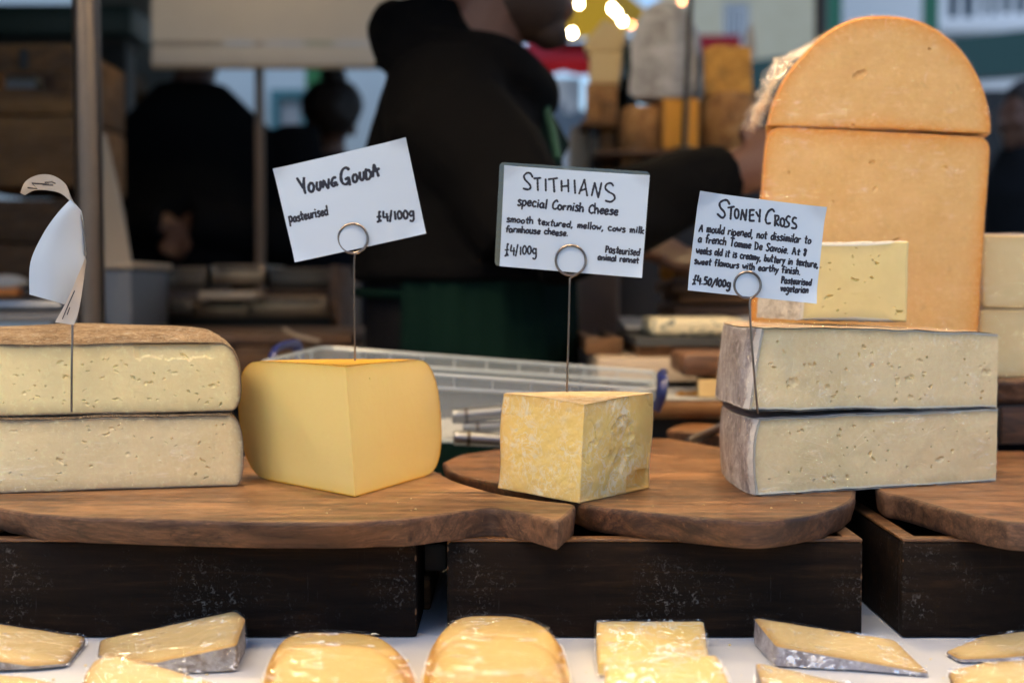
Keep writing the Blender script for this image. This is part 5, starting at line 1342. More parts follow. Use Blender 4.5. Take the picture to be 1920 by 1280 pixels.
sti = trace(c2, [[(420, 228), (398, 190), (362, 186), (334, 215), (345, 252), (382, 290), (400, 325), (378, 350), (326, 340)], [(432, 240), (502, 234)], [(468, 240), (473, 360)], [(550, 245), (552, 362)], [(578, 248), (668, 236)], [(628, 244), (637, 374)],
                 [(708, 260), (710, 365)], [(774, 250), (778, 372)], [(708, 320), (776, 312)], [(838, 255), (845, 388)], [(884, 392), (938, 248)], [(938, 250), (965, 412)], [(905, 358), (955, 342)], [(1010, 410), (1040, 280)], [(1040, 282), (1076, 430)], [(1076, 430), (1108, 282)],
                 [(1226, 312), (1204, 286), (1162, 295), (1146, 335), (1180, 372), (1228, 400), (1240, 440), (1200, 472), (1148, 460)]])
lines2 = [ln(c2, 'special Cornish Cheese', (268, 508), (1278, 606), 92, 3), ln(c2, 'smooth textured, mellow, cows milk', (160, 672), (1536, 790), 66, 4), ln(c2, 'farmhouse cheese.', (150, 770), (778, 814), 66, 5),
          ln(c2, 'Pasteurised', (1145, 978), (1490, 1010), 74, 6), ln(c2, 'animal rennet', (1070, 1050), (1482, 1086), 62, 7)]
card('price_card', 'white card in a clear sleeve reading Stithians, above the crumbly cheese', [(946, 311), (1218, 329), (1203, 521), (937, 499)], 1.128, math.radians(-2), [(sti, 3.8), (lines2[0], 3.7), ([s for l in lines2[1:] for s in l], 3.2), (ln(c2, '£4/100g', (142, 1004), (466, 992), 104, 8), 3.2)],
     sleeve=[(937, 304), (1219, 322), (1204, 522), (927, 498)])
wire_holder('wire ring holder stuck in the crumbly cheese', P(1070, 488, 1.128), 28 / FPX * 1.128, smooth([P(1091, 507, 1.126), P(1080, 515, 1.127), P(1070, 521, 1.128), P(1068, 534, 1.128), P(1066, 620, 1.129), P(1063, 738, 1.130)], 4), 1.128, True)
sto = trace(c3, [[(486, 185), (462, 145), (420, 145), (382, 175), (392, 222), (428, 262), (438, 300), (408, 326), (360, 286)], [(470, 220), (536, 210)], [(505, 216), (497, 340)], el(562, 282, 21, 48), [(604, 346), (620, 240)], [(620, 242), (655, 352)], [(655, 352), (666, 238)],
                 [(700, 242), (698, 356)], [(700, 244), (746, 244)], [(700, 298), (740, 294)], [(698, 356), (746, 356)], [(766, 264), (792, 312)], [(808, 238), (800, 368)], [(956, 262), (934, 236), (892, 262), (866, 330), (878, 382), (916, 380)],
                 [(966, 308), (962, 410)], [(958, 302), (1000, 308), (994, 346), (964, 362)], [(964, 362), (1002, 406)], el(1040, 372, 21, 42), [(1122, 318), (1098, 308), (1080, 345), (1110, 388), (1098, 416), (1062, 420)], [(1186, 330), (1160, 324), (1146, 365), (1184, 400), (1176, 434), (1134, 430)]])
lines3 = [ln(c3, 'A mould ripened, not dissimilar to', (165, 466), (1338, 600), 80, 11), ln(c3, 'a french Tomme De Savoie. At 8', (155, 574), (1292, 726), 80, 12), ln(c3, 'weeks old it is creamy, buttery in texture,', (135, 692), (1408, 846), 74, 13),
          ln(c3, 'sweet flavours with earthy finish.', (118, 804), (1228, 918), 70, 14), ln(c3, 'Pasteurised', (1025, 1006), (1336, 1030), 72, 15), ln(c3, 'vegetarian', (1018, 1088), (1306, 1112), 72, 16)]
card('price_card', 'white card reading Stoney Cross, with four lines of text, tilted down to the right', [(1310, 359), (1548, 389), (1527, 569), (1288, 544)], 1.062, math.radians(2), [(sto, 4.1), ([s for l in lines3 for s in l], 3.2), (ln(c3, '£4.50/100g', (98, 1004), (502, 1052), 96, 17), 3.9)])
wire_holder('wire ring holder stuck between the two grey quarters', P(1401, 534, 1.062), 24.5 / FPX * 1.062, smooth([P(1419, 551, 1.060), P(1412, 558, 1.061), P(1406, 566, 1.061), P(1408, 620, 1.061), P(1414, 700, 1.062), P(1421, 774, 1.072)], 4), 1.062, True)
# curled card seen from the side
CY = 1.085
t = thing('curled_card', 'white card curled over and seen from behind, above the left tomme', 'price card', P(134, 612, CY))
def sheet(rows, mat, name, sub=6):
    rows = [smooth(r, sub) for r in rows]; k = len(rows[0]); cols = [smooth([r[i] for r in rows], sub) for i in range(k)]
    g = np.array(cols); m = M().grid(g); m.grid(g + np.array([.0002, .0006, 0]))
    return part(name, m, mat, t)
Q = lambda x, y, d: P(x, y, CY + d)
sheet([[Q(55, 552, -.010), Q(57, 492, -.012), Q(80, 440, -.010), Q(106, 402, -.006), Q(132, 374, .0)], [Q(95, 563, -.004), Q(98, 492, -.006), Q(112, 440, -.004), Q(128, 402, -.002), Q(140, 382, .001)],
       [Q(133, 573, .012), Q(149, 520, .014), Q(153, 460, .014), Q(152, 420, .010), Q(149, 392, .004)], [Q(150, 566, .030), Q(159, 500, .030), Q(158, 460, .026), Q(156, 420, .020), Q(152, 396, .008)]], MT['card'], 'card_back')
sheet([[Q(38, 362, -.022), Q(48, 340, -.014), Q(72, 328, -.008), Q(98, 329, -.006), Q(122, 345, -.004), Q(134, 372, -.002), Q(150, 400, .006), Q(157, 430, .012), Q(161, 478, .018)],
       [Q(46, 366, -.012), Q(64, 357, -.006), Q(88, 357, .0), Q(112, 362, .002), Q(128, 374, .003), Q(137, 386, .004), Q(150, 406, .012), Q(154, 440, .018), Q(157, 482, .022)]], MT['card_edge'], 'card_front')
sheet([[Q(160, 484, -.004), Q(148, 512, -.006), Q(136, 540, -.007), Q(122, 570, -.007), Q(103, 604, -.008)], [Q(161, 490, .004), Q(156, 525, .001), Q(151, 560, -.002), Q(145, 590, -.003), Q(138, 609, -.004)]], MT['card_edge'], 'card_corner')
m = M(); m2 = M()
for pts in ([(52, 352), (70, 354), (60, 344), (92, 346)], [(84, 342), (98, 341), (104, 344)], [(80, 346), (100, 347)]):
    m.tube([Q(x, y, -.012 - .002) for x, y in pts], .0007, 5)
for pts in ([(117, 598), (128, 572), (140, 545)], [(126, 590), (131, 576)]):
    m2.tube([Q(x, y, -.0085) for x, y in pts], .0004, 5)
part('lettering', m, MT['ink'], t); part('fine_print', m2, MT['ink'], t)
t = thing('card_holder', 'straight wire stem in front of the left tomme', 'card holder', P(134, 772, 1.087))
part('wire', M().tube([Q(136, 604, .006), P(134.5, 690, 1.087), P(134, 772, 1.090)], .0009, 8), MT['wire'], t)

# ================================================================== PLASTIC BOX
t = thing('plastic_box', 'clear plastic storage box with blue clips behind the gouda', 'storage box', (-.04, 1.53, BZ))
RM = [np.array(q) + [0, 0, CAMZ] for q in ((-.248, 1.431, -.077), (.134, 1.387, -.101), (.160, 1.636, -.099), (-.220, 1.680, -.073))]
cen = sum(RM) / 4; bt = [np.array([*(cen[:2] + (q[:2] - cen[:2]) * (.965, .92)), BZ + .0015]) for q in RM]
def bilin(u, v, w):
    r = (RM[0] * (1 - u) + RM[1] * u) * (1 - v) + (RM[3] * (1 - u) + RM[2] * u) * v
    b = (bt[0] * (1 - u) + bt[1] * u) * (1 - v) + (bt[3] * (1 - u) + bt[2] * u) * v
    return b + (r - b) * w
def rrect(r=.06, n=5):
    out = []
    for cx, cy, a in ((r * .6, r, PI), (1 - r * .6, r, 1.5 * PI), (1 - r * .6, 1 - r, 0), (r * .6, 1 - r, .5 * PI)):
        for k in range(n + 1):
            q = a + PI / 2 * k / n; out.append((cx + r * .6 * math.cos(q), cy + r * math.sin(q)))
    return out
rc = rrect(); m = M()
ws = [0, .02, .1, .4, .78, .80, .80, 1.0]
ins = [.03, .01, .0, .0, .0, .0, -.012, -.012]
grow = lambda u, v, i: ((u - .5) * (1 - i * 2) + .5, (v - .5) * (1 - i * 2) + .5)
m.grid(np.array([[bilin(*grow(u, v, i), w) for w, i in zip(ws, ins)] for u, v in rc]), closeu=True)
m.add([bilin(u, v, .012) for u, v in rc], [tuple(range(len(rc)))])
part('box_body', m, MT['clear'], t, angle=25)
m = M()
for w, i in ((1.0, -.014), (.81, -.014)): m.tube([bilin(*grow(u, v, i), w) for u, v in rc], .0022, 6, closed=True)
for k in range(1, 10):
    for v in (-.014, 1.014): m.tube([bilin(k / 10, v, .81), bilin(k / 10, v, 1.0)], .0008, 5)
for v in (.2, .4, .6, .8):
    for u in (-.014, 1.014): m.tube([bilin(u, v, .81), bilin(u, v, 1.0)], .0011, 5)
m.tube([bilin(*grow(u, v, .02), .03) for u, v in rc], .0020, 6, closed=True)
part('box_rim', m, MT['clear_rim'], t)
for u in (-.016, 1.016):
    sgn = -1 if u < 0 else 1; m = M()
    ax = np.array([sgn * .006, 0, 0])
    pts = [bilin(u, .30, .55) + ax * .6, bilin(u, .27, .8) + ax * 1.2, bilin(u, .30, 1.05) + ax * 1.2, bilin(u, .4, 1.12) + ax * .9, bilin(u, .6, 1.12) + ax * .9, bilin(u, .70, 1.05) + ax * 1.2, bilin(u, .73, .8) + ax * 1.2, bilin(u, .70, .55) + ax * .6]
    m.tube(smooth(pts, 5), [(.0034, .0060)] * (len(smooth(pts, 5))), 10)
    part('blue_clip', m, MT['blue'], t)
for k, (x0, y0, x1, y1, r, lb) in enumerate(((847, 781, 990, 768, 14, 'topmost steel tool handle in the plastic box'), (868, 802, 990, 796, 10, 'middle steel tool handle in the plastic box'), (850, 820, 990, 828, 14, 'lowest steel tool handle in the plastic box'))):
    Y = 1.46 - .03 * k + (.03 if k == 1 else 0); a = P(x0, y0, Y); b = P(x1, y1, Y + .01); R_ = r / FPX * Y
    hh = thing('steel_tool', lb, 'tool', a, 'steel tools in the plastic box')
    d = (b - a) / np.linalg.norm(b - a)
    part('handle', M().tube([a, a + d * .002, a + d * .0065, b], [R_ * .8, R_, R_, R_], 20), MT['steel'], hh)
    part('end_ring', M().tube([a + d * .013, a + d * .0165], R_ * 1.05, 20), MT['darksteel'], hh)
t2 = thing('paper_lining', 'white paper lying in the bottom of the plastic box', 'paper', (-.04, 1.5, BZ + .004))
m = M(); g = np.array([[bilin(u, v, .045) + np.array([0, 0, .002 * math.sin(u * 9 + v * 4)]) for v in np.linspace(.06, .94, 10)] for u in np.linspace(.06, .94, 24)]); m.grid(g); part('sheet', m, MT['paper'], t2)

# ================================================================== COUNTER RIGHT OF THE VENDOR
lo, hi = W(1098, 652, 1168, 690, 1.86, .3); t = thing('wooden_tray', 'brown wooden tray on the counter right of the apron', 'tray', ((lo[0] + hi[0]) / 2, 1.95, CT))
m = M().box((lo[0], 1.86, CT + .0005), (hi[0], 1.872, CT + .022), .002).box((lo[0], 1.8725, CT + .0005), (lo[0] + .012, 2.2, CT + .022), .002).box((hi[0] - .012, 1.8725, CT + .0005), (hi[0], 2.2, CT + .022), .002)
part('tray_sides', m, MT['crate'], t); part('tray_base', M().box((lo[0] + .0125, 1.873, CT + .0005), (hi[0] - .0125, 2.2, CT + .006)), MT['brownwood'], t)
t = thing('slate_board', 'dark slate with a pale edge carrying the blue cheese', 'slate', P(1240, 680, 1.84)); zs = CT + .014
m = M().prism([(P(1158, 0, 2.1)[0], 2.12, zs), (P(1400, 0, 2.1)[0], 2.12, zs), (P(1420, 0, 1.80)[0], 1.80, zs), (P(1196, 0, 1.80)[0], 1.80, zs)], (0, 0, .010)); part('slate', m, MT['slate'], t, smooth=False)
m = M().prism([(P(1158, 0, 2.1)[0] + .01, 2.11, CT + .0006), (P(1400, 0, 2.1)[0], 2.11, CT + .0006), (P(1410, 0, 1.81)[0], 1.81, CT + .0006), (P(1200, 0, 1.81)[0], 1.81, CT + .0006)], (0, 0, .0125)); part('wood_base', m, MT['crate_light'], t, smooth=False)
t = thing('blue_cheese', 'creamy blue veined cheese lying on the slate', 'cheese', P(1280, 680, 1.9))
pm = M().box((P(1216, 0, 1.9)[0], 1.86, zs + .0105), (P(1390, 0, 1.9)[0], 1.99, zs + .034), .008, seg=4)
bm_ = np.array([[(P(1216, 0, 1.9)[0] + .124 * u, 1.86 + .13 * v, 0) for v in np.linspace(0, 1, 2)] for u in np.linspace(0, 1, 2)])
part('cheese', pm, MT['bluecheese'], t)
pm = M().ball(P(1285, 684, 1.83), (.05, .018, .010), 4); pm.v[0] = warp(pm.v[0], .008, 60, 6); part('crumbled_cheese', pm, MT['bluecheese'], t)
t = thing('wrapping_paper', 'crumpled white wrapping paper behind the blue cheese', 'paper', P(1210, 655, 2.05))
g = np.array([[(P(1165, 0, 2.1)[0] + .2 * u, 1.99 + .14 * v, zs + .014 + .016 * v) for v in np.linspace(0, 1, 16)] for u in np.linspace(0, 1, 40)])
q = warp(g.reshape(-1, 3), .005, 22, 8); part('sheet', M().grid(q.reshape(g.shape)), MT['paper'], t)
# boards nearer, at the right of the plastic box
t = thing('dark_board', 'thick dark brown board end in front of the blue cheese', 'cutting board', P(1330, 705, 1.62))
lo, hi = W(1279, 663, 1420, 706, 1.62, .13); part('board_block', M().box(lo, hi, .006), MT['bark2'], t); part('foot', M().box((lo[0] + .03, 1.66, P(0, 752, 1.6)[2] + .001), (hi[0] - .01, 1.72, lo[2] - .0005), .002), MT['blackish'], t)
lo, hi = W(1160, 752, 1420, 786, 1.60, .34)
t = thing('serving_board', 'light brown serving board with white paper, behind the round board', 'cutting board', ((lo[0] + hi[0]) / 2, 1.7, lo[2])); part('board', M().box(lo, hi, .008, seg=3), MT['crate_light'], t)
a = (lo[0] + .01, 1.606, hi[2] + .0008); part('paper', M().box(a, (hi[0] - .02, 1.90, hi[2] + .0018)), MT['paper'], t)
lo2, hi2 = W(1305, 706, 1420, 750, 1.64, .05)
t = thing('cheese_piece', 'small tan cheese piece on the white paper', 'cheese', P(1330, 750, 1.64)); f = [np.array([x, 1.618, z]) for x, z in ((lo2[0], hi[2] + .003), (hi2[0], hi[2] + .003), (hi2[0], hi2[2] - .004), (lo2[0], hi2[2] - .002))]
slab(t, f, [q + np.array([.004, .035, 0]) for q in f], MT['cream'], MT['cream'], .003, 81)
m = M(); rr_ = np.random.RandomState(4)
for k in range(9):
    c = P(1272 + rr_.rand() * 34, 742 - rr_.rand() * 22, 1.66); c[2] = hi[2] + .003; s_ = .0022 + rr_.rand() * .004; bb = M().ball(c, (s_, s_, s_ * .8), 2); m.add(warp(bb.V(), .0015, 220, k), bb.f)
solo('cheese_crumbs', 'orange cheese crumbs scattered on the white paper', 'crumbs', m, MT['mould_orange'], kind='stuff')
# support under it
t = thing('dark_riser', 'dark riser under the light brown serving board', 'riser', (lo[0] + .1, 1.75, TZ)); part('riser', M().box((lo[0] + .02, 1.64, TZ + .001), (hi[0] - .005, 1.66, lo[2] - .001), .002), MT['blackish'], t)
part('riser_back', M().box((lo[0] + .02, 1.663, TZ + .001), (hi[0] - .005, 1.667, lo[2] - .001), .001), MT['blackish'], t)
t = thing('small_board', 'small brown board under the grey knife, behind the round board', 'cutting board', P(1300, 835, 1.5)); o = [PZ(x, y, BZ - .001)[:2] for x, y in ((1250, 814), (1280, 802), (1340, 803), (1420, 812), (1440, 835), (1340, 824), (1290, 820))]
board(t, resample(np.array([(x, y, 0) for x, y in smooth(o, 3)]), .004)[:, :2], BZ - .016, BZ + .004, MT['board3'], MT['bark2'], seed=23)
t = thing('cheese_knife', 'grey knife leaning across the small brown board', 'knife', P(1295, 826, 1.47)); m = M().tube(smooth([P(1288, 829, 1.45), P(1320, 815, 1.47), P(1370, 792, 1.52)], 4), [(.0035, .0062)] * 9, 10)
part('handle', m, plain('grey_handle', (.11, .10, .095), .35), t); part('blade', M().prism([P(1370, 786, 1.52), P(1440, 760, 1.57), P(1440, 772, 1.57), P(1370, 798, 1.52)], (0, .001, 0)), MT['steel'], t, smooth=False)

# ================================================================== WRAPPED WEDGES ON THE TABLECLOTH
WG = 'film wrapped pieces at the front of the table'
def wrapped(name, label, pts, mp, mr, seed, film='film', step=.0011, r=.004, bot_in=0.0, cat='cheese', h_min=.0035, folds=None, **k):
    top = []
    for x, y, Y in pts:
        q = P(x, y, Y); q[2] = max(q[2], TZ + h_min); top.append(q)
    top = round_poly(top, r, 5); bot = top.copy(); bot[:, 2] = TZ + .0012
    t = thing(name, label, cat, (*top.mean(0)[:2], TZ), WG)
    slab(t, top, bot, mp, mr, step, seed, film=MT[film], rag=.0007, rimscale=.004, relief=.0002, names=('paste', 'rind'), folds=folds or [(26, (.008, .030), .25 + (seed % 5) * .12, .35), (14, (.003, .008), 1.0, .9)], **k)
    return t
wrapped('wrapped_wedge', 'wrapped wedge with grey rind at the far left, tapering to the right', [(-60, 1160, .985), (160, 1191, .985), (150, 1215, .965), (126, 1252, .925), (60, 1245, .918), (-60, 1228, .912)], MT['wedge'], MT['grey_rind'], 101)
wrapped('wrapped_wedge', 'tall wrapped wedge with mottled grey brown rind, in front of the left box', [(187, 1203, .985), (443, 1144, .99), (459, 1158, .972), (441, 1207, .914), (285, 1240, .905), (184, 1230, .945)], MT['wedge'], MT['grey_rind'], 103)
wrapped('wrapped_slice', 'flat yellow slice with a brown edge, in front of the tall wrapped wedge', [(150, 1330, .84), (157, 1262, .868), (180, 1232, .890), (212, 1227, .892), (300, 1246, .885), (425, 1290, .868), (430, 1340, .84)], MT['wedge'], MT['tomme_rind'], 105, r=.01)
wrapped('wrapped_slice', 'sliver of a yellow slice in the bottom left corner', [(-60, 1258, .888), (50, 1266, .884), (118, 1284, .874), (120, 1340, .84), (-60, 1340, .84)], MT['wedge'], MT['tomme_rind'], 107)
wrapped('wrapped_wedge', 'long wrapped wedge with grey rind in front of the middle box', [(1414, 1157, .985), (1678, 1198, .966), (1742, 1258, .902), (1600, 1235, .915), (1456, 1209, .926)], MT['wedge'], MT['stoney_rind'], 109, r=.003)
wrapped('wrapped_wedge', 'lower grey rinded wedge cut off by the bottom edge, under the long wedge', [(1417, 1241, .884), (1500, 1258, .878), (1610, 1284, .868), (1610, 1340, .84), (1440, 1340, .84)], MT['wedge'], MT['stoney_rind'], 111, r=.003)
wrapped('wrapped_wedge', 'upper wrapped wedge with a grey underside at the right edge', [(1774, 1222, .955), (1832, 1193, .985), (1990, 1174, .99), (1990, 1224, .935), (1802, 1233, .935)], MT['wedge'], MT['stoney_rind'], 113, film='film_lines', r=.003)
wrapped('wrapped_wedge', 'lower wrapped wedge with bright glints at the right edge', [(1779, 1256, .90), (1842, 1239, .905), (1990, 1232, .91), (1990, 1330, .84), (1800, 1330, .84)], MT['wedge'], MT['tomme_rind'], 115, r=.004)
wrapped('wrapped_block', 'wrapped crumbly yellow block full of warm glints, in front of the middle box', [(1118, 1163, .985), (1320, 1164, .985), (1331, 1242, .902), (1122, 1242, .902)], MT['stith'], MT['stith'], 117, r=.002, film='film_glint', folds=[(26, (.006, .018), .8, .8), (60, (.0015, .005), .5, 1.4)])
wrapped('wrapped_block', 'wrapped crumbly yellow block cut off by the bottom edge', [(1136, 1241, .874), (1344, 1227, .876), (1376, 1300, .83), (1132, 1310, .82)], MT['stith'], MT['stith'], 119, r=.002, film='film_glint', folds=[(20, (.008, .02), .3, .6)])
def gslice(label, pts, h, th, seed, ext):
    top = [PZ(x, y, TZ + h) for x, y in pts]; y0 = min(q[1] for q in top)
    top = np.array(smooth(top, 4)); top = np.concatenate([top, [[top[-1][0], y0 - ext, TZ + h], [top[0][0], y0 - ext, TZ + h]]])
    bot = top - np.array([0, 0, th])
    t = thing('gouda_slice', label, 'cheese', (*top.mean(0)[:2], TZ + h - th), WG)
    slab(t, top, bot, MT['gouda_slice'], MT['gouda_rind'], .0013, seed, film=MT['film_lines' if seed % 2 else 'film'], rag=.0004, rimscale=.0045, relief=.0001, bulge=.002, edge=.0025, folds=[(20, (.008, .034), 1.2, .45), (12, (.008, .026), 2.2, .4), (6, (.01, .03), .1, .3)])
gslice('back gouda slice of the left overlapping pair, with rounded corners', [(496, 1290), (506, 1240), (520, 1207), (540, 1190), (570, 1183), (640, 1183), (690, 1186), (725, 1198), (752, 1222), (768, 1250), (778, 1290)], .015, .0138, 121, .02)
gslice('front gouda slice of the left overlapping pair', [(492, 1300), (505, 1250), (525, 1222), (560, 1206), (640, 1205), (700, 1212), (745, 1238), (768, 1275), (775, 1310)], .0285, .012, 123, .02)
gslice('back gouda slice of the three stacked in front of the box gap', [(797, 1290), (803, 1240), (815, 1200), (838, 1170), (872, 1154), (920, 1152), (968, 1155), (1012, 1167), (1042, 1192), (1057, 1225), (1068, 1290)], .022, .0205, 125, .02)
gslice('middle gouda slice of the three stacked in front of the box gap', [(795, 1300), (802, 1255), (820, 1218), (850, 1198), (900, 1190), (960, 1191), (1015, 1205), (1048, 1232), (1062, 1270), (1068, 1310)], .0355, .012, 127, .02)
gslice('nearest gouda slice of the three stacked, at the bottom edge', [(798, 1330), (810, 1285), (840, 1265), (900, 1258), (970, 1258), (1030, 1268), (1060, 1300), (1070, 1330)], .049, .012, 128, .02)

def crumbs(label, n, seed, z, fx, mat, smax=.0022):
    q = random.Random(seed); m = M()
    for k in range(n):
        x, y = fx(q); s_ = q.uniform(.0004, smax) * (q.random() ** .5)
        bb = M().ball((x, y, z + s_ * .5), (s_, s_ * q.uniform(.5, 1), s_ * .6), 1); m.add(warp(bb.V(), s_ * .3, 600, k), bb.f)
    solo('cheese_crumbs', label, 'crumbs', m, mat, kind='stuff')
crumbs('tiny pale cheese crumbs scattered over the wooden boards', 22, 5, BZ + .0004, lambda q: tuple(PZ(*((q.uniform(450, 800), q.uniform(935, 965)) if q.random() < .4 else (q.uniform(1120, 1560), q.uniform(938, 958))), BZ)[:2]), MT['tomme'], .0010)
crumbs('pale cheese crumbs scattered on the white tablecloth', 70, 6, TZ, lambda q: tuple(PZ(q.uniform(0, 1920), q.uniform(1205, 1275), TZ)[:2]), MT['tomme'], .0014)

# ================================================================== PEOPLE
def remesh(m, voxel, it=4, fac=.5):
    o = bpy.data.objects.new('tmp', mesh_of(m, False, 0, True)); COL.objects.link(o)
    r = o.modifiers.new('r', 'REMESH'); r.mode = 'VOXEL'; r.voxel_size = voxel
    s = o.modifiers.new('s', 'SMOOTH'); s.iterations = it; s.factor = fac
    dg = bpy.context.evaluated_depsgraph_get(); dg.update()
    me = bpy.data.meshes.new_from_object(o.evaluated_get(dg)); bpy.data.objects.remove(o)
    out = M(); v = np.empty(len(me.vertices) * 3); me.vertices.foreach_get('co', v)
    out.add(v.reshape(-1, 3), [tuple(p.vertices) for p in me.polygons]); bpy.data.meshes.remove(me); return out
def person(label, base, body, mat):
    o = bpy.data.objects.new('person', mesh_of(body, True, 0, True, base, 'person', 180)); COL.objects.link(o); o.location = tuple(base); o.data.materials.append(mat)
    o['label'] = label; o['category'] = 'person'; WLOC[o.name] = np.array(base, float); return o
def head(m, c, s, yaw, pitch=0.0, hairless=True):
    """head with face: c centre of the skull, s scale, yaw 0 faces -Y, +90 degrees faces +X"""
    R = Matrix.Rotation(yaw, 3, 'Z') @ Matrix.Rotation(pitch, 3, 'X'); R = np.array(R)
    T = lambda p: np.array(c) + R @ (np.array(p) * s)
    def e(p, r, sub=3): 
        b = M().ball((0, 0, 0), np.array(r) * s, sub); m.add(b.V() @ R.T + T(p), b.f)
    e((0, .012, .02), (.074, .095, .088)); e((0, -.030, -.058), (.056, .062, .058)); e((0, -.070, -.098), (.026, .022, .020)); e((0, -.082, -.020), (.046, .016, .040))
    e((0, -.100, -.030), (.013, .020, .017)); e((0, -.090, -.006), (.010, .014, .028)); e((0, -.088, -.066), (.024, .011, .007)); e((0, -.086, -.076), (.022, .011, .007))
    for q in (-1, 1):
        e((q * .032, -.076, .010), (.014, .011, .009)); e((q * .033, -.081, .024), (.020, .009, .006)); e((q * .076, .008, -.014), (.009, .020, .032)); e((q * .042, -.064, -.030), (.022, .022, .022))
def hand(m, wrist, d, palmn, s=1.0, curl=.5):
    """open hand: palm plus five separate curled fingers"""
    d = np.array(d, float); d /= np.linalg.norm(d); n = np.array(palmn, float); n -= d * n.dot(d); n /= np.linalg.norm(n); w = np.cross(d, n)
    L = lambda a, b, c_: np.array(wrist) + (d * a + w * b + n * c_) * s
    m.loft([(L(-.02, 0, 0), w * .026 * s, n * .019 * s), (L(.02, 0, 0), w * .032 * s, n * .018 * s), (L(.06, 0, 0), w * .042 * s, n * .015 * s), (L(.095, 0, 0), w * .041 * s, n * .012 * s)], 16)
    for k, (b, ln_, r) in enumerate(((-.030, .068, .0090), (-.010, .078, .0095), (.011, .073, .0092), (.031, .056, .0080))):
        p = L(.088, b, 0); ang = 0; pts = [p]
        for j, f in enumerate((.45, .32, .23)):
            ang += curl * (.5 + .35 * j + .1 * k); p = p + (d * math.cos(ang) - n * math.sin(ang)) * ln_ * f * s; pts.append(p)
        m.tube(pts, [r * s, r * s, r * .92 * s, r * .75 * s], 8)
    p = L(.025, -.036, -.004); q = L(.055, -.062, -.014); r_ = L(.085, -.066, -.026); m.tube([p, q, r_], [.012 * s, .0105 * s, .008 * s], 8)
# --- vendor in profile, facing right
VY = 2.08
def VP(px, py, Y=VY): return P(px, py, Y)
vx = lambda px: VP(px, 536)[0]; vz = lambda py: VP(960, py)[2]; pm_ = VY / FPX
base = np.array([vx(876), VY, 0])
body = M(); head(body, VP(955, -102), 1.12, math.radians(90), math.radians(10))
body.tube([VP(870, 130), VP(905, 40), VP(940, -40)], [.072, .066, .062], 14)
body.loft([(VP(860, 560), (.13, 0, 0), (0, .17, 0)), (VP(858, 330), (.12, 0, 0), (0, .17, 0)), (VP(862, 130), (.07, 0, 0), (0, .15, 0)), (VP(870, 100), (.05, 0, 0), (0, .06, 0))], 20)
sh = VP(838, 200, VY - .17); elb = VP(1010, 436, VY - .22); wr = VP(1362, 330, VY - .12)
body.tube([sh, elb], [.055, .045], 12); body.tube([elb, wr], [.045, .030], 12)
hand(body, wr + np.array([.012, 0, .004]), (.86, .1, .30), (.4, -.85, .1), 1.12, .55)
sh2 = VP(880, 210, VY + .18); elb2 = VP(1000, 430, VY + .26); wr2 = VP(1180, 440, VY + .10)
body.tube([sh2, elb2], [.055, .045], 12); body.tube([elb2, wr2], [.045, .030], 12); hand(body, wr2, (.8, -.3, -.4), (.3, .2, -.9), 1.0, .6)
for sg in (-1, 1):
    body.tube([(base[0] - .01, VY + sg * .09, 1.0), (base[0] + .02, VY + sg * .10, .52), (base[0] - .02, VY + sg * .10, .08)], [.085, .062, .045], 12)
    body.loft([((base[0] - .06, VY + sg * .10, .05), (0, .035, 0), (0, 0, .03)), ((base[0] + .03, VY + sg * .10, .045), (0, .042, 0), (0, 0, .03)), ((base[0] + .17, VY + sg * .10, .032), (0, .035, 0), (0, 0, .018))], 12)
body = remesh(body, .0055, 3)
vend = person('vendor in a black hoodie and green apron, in profile, reaching to the right', base, body, MT['skin'])
hd = M()
secs = []
for py, x0, x1, dy in ((530, 668, 1078, .200), (518, 660, 1086, .207), (490, 662, 1080, .205), (420, 660, 1062, .21), (330, 671, 1046, .215), (250, 697, 1030, .215), (190, 714, 1006, .20), (140, 738, 985, .165), (110, 775, 960, .12), (95, 800, 940, .09)):
    c = VP((x0 + x1) / 2, py); secs.append((c, ((x1 - x0) / 2 * pm_, 0, 0), (0, dy, 0)))
hd.loft(secs, 40)
hd.tube([VP(835, 165, VY - .13), sh + np.array([0, -.01, -.03]), (sh + elb) / 2, elb + np.array([-.01, 0, -.005])], [.085, .092, .080, .072], 18)
hd.tube([elb, elb + np.array([.02, 0, .0]), (elb + wr) / 2 + np.array([0, 0, -.008]), elb * .25 + wr * .75, wr], [.070, .072, .060, .053, .046], 18)
hd.tube([sh2, (sh2 + elb2) / 2, elb2], [.088, .076, .068], 16); hd.tube([elb2, (elb2 + wr2) / 2, wr2], [.068, .058, .046], 16)
# hood lying round the neck
hp = [VP(742, 55), VP(765, 100, VY - .08), VP(850, 112, VY - .135), VP(930, 120, VY - .13), VP(985, 165, VY - .06), VP(996, 180), VP(985, 165, VY + .06), VP(930, 120, VY + .12), VP(850, 100, VY + .125), VP(765, 90, VY + .08)]
hp = smooth(hp + hp[:1], 4)[:-1]; hd.tube(hp, [.043] * len(hp), 14, closed=True)
hd.tube([VP(748, 20), VP(752, 80), VP(775, 130)], [.030, .040, .020], 12)
hd.loft([(VP(800, 10), (.055, 0, .0), (0, .085, 0)), (VP(808, 60), (.07, 0, 0), (0, .11, 0)), (VP(830, 130), (.10, 0, 0), (0, .14, 0))], 20)
hd = remesh(hd, .008, 3); v = hd.v[0]
fold = .010 * fbm(v * [1, 1, 1.0], 9, 3, 5) + .007 * np.sin((v[:, 0] * .8 + v[:, 2] * 1.1) * 62 + 5 * fbm(v, 6, 2, 9)) * np.clip(fbm(v, 5, 2, 12) * 2, 0, 1)
hd.v[0] = v + np.array([0, -1, .2]) * fold[:, None]
part('hoodie', hd, MT['hoodie'], vend, angle=180)
tr = M()
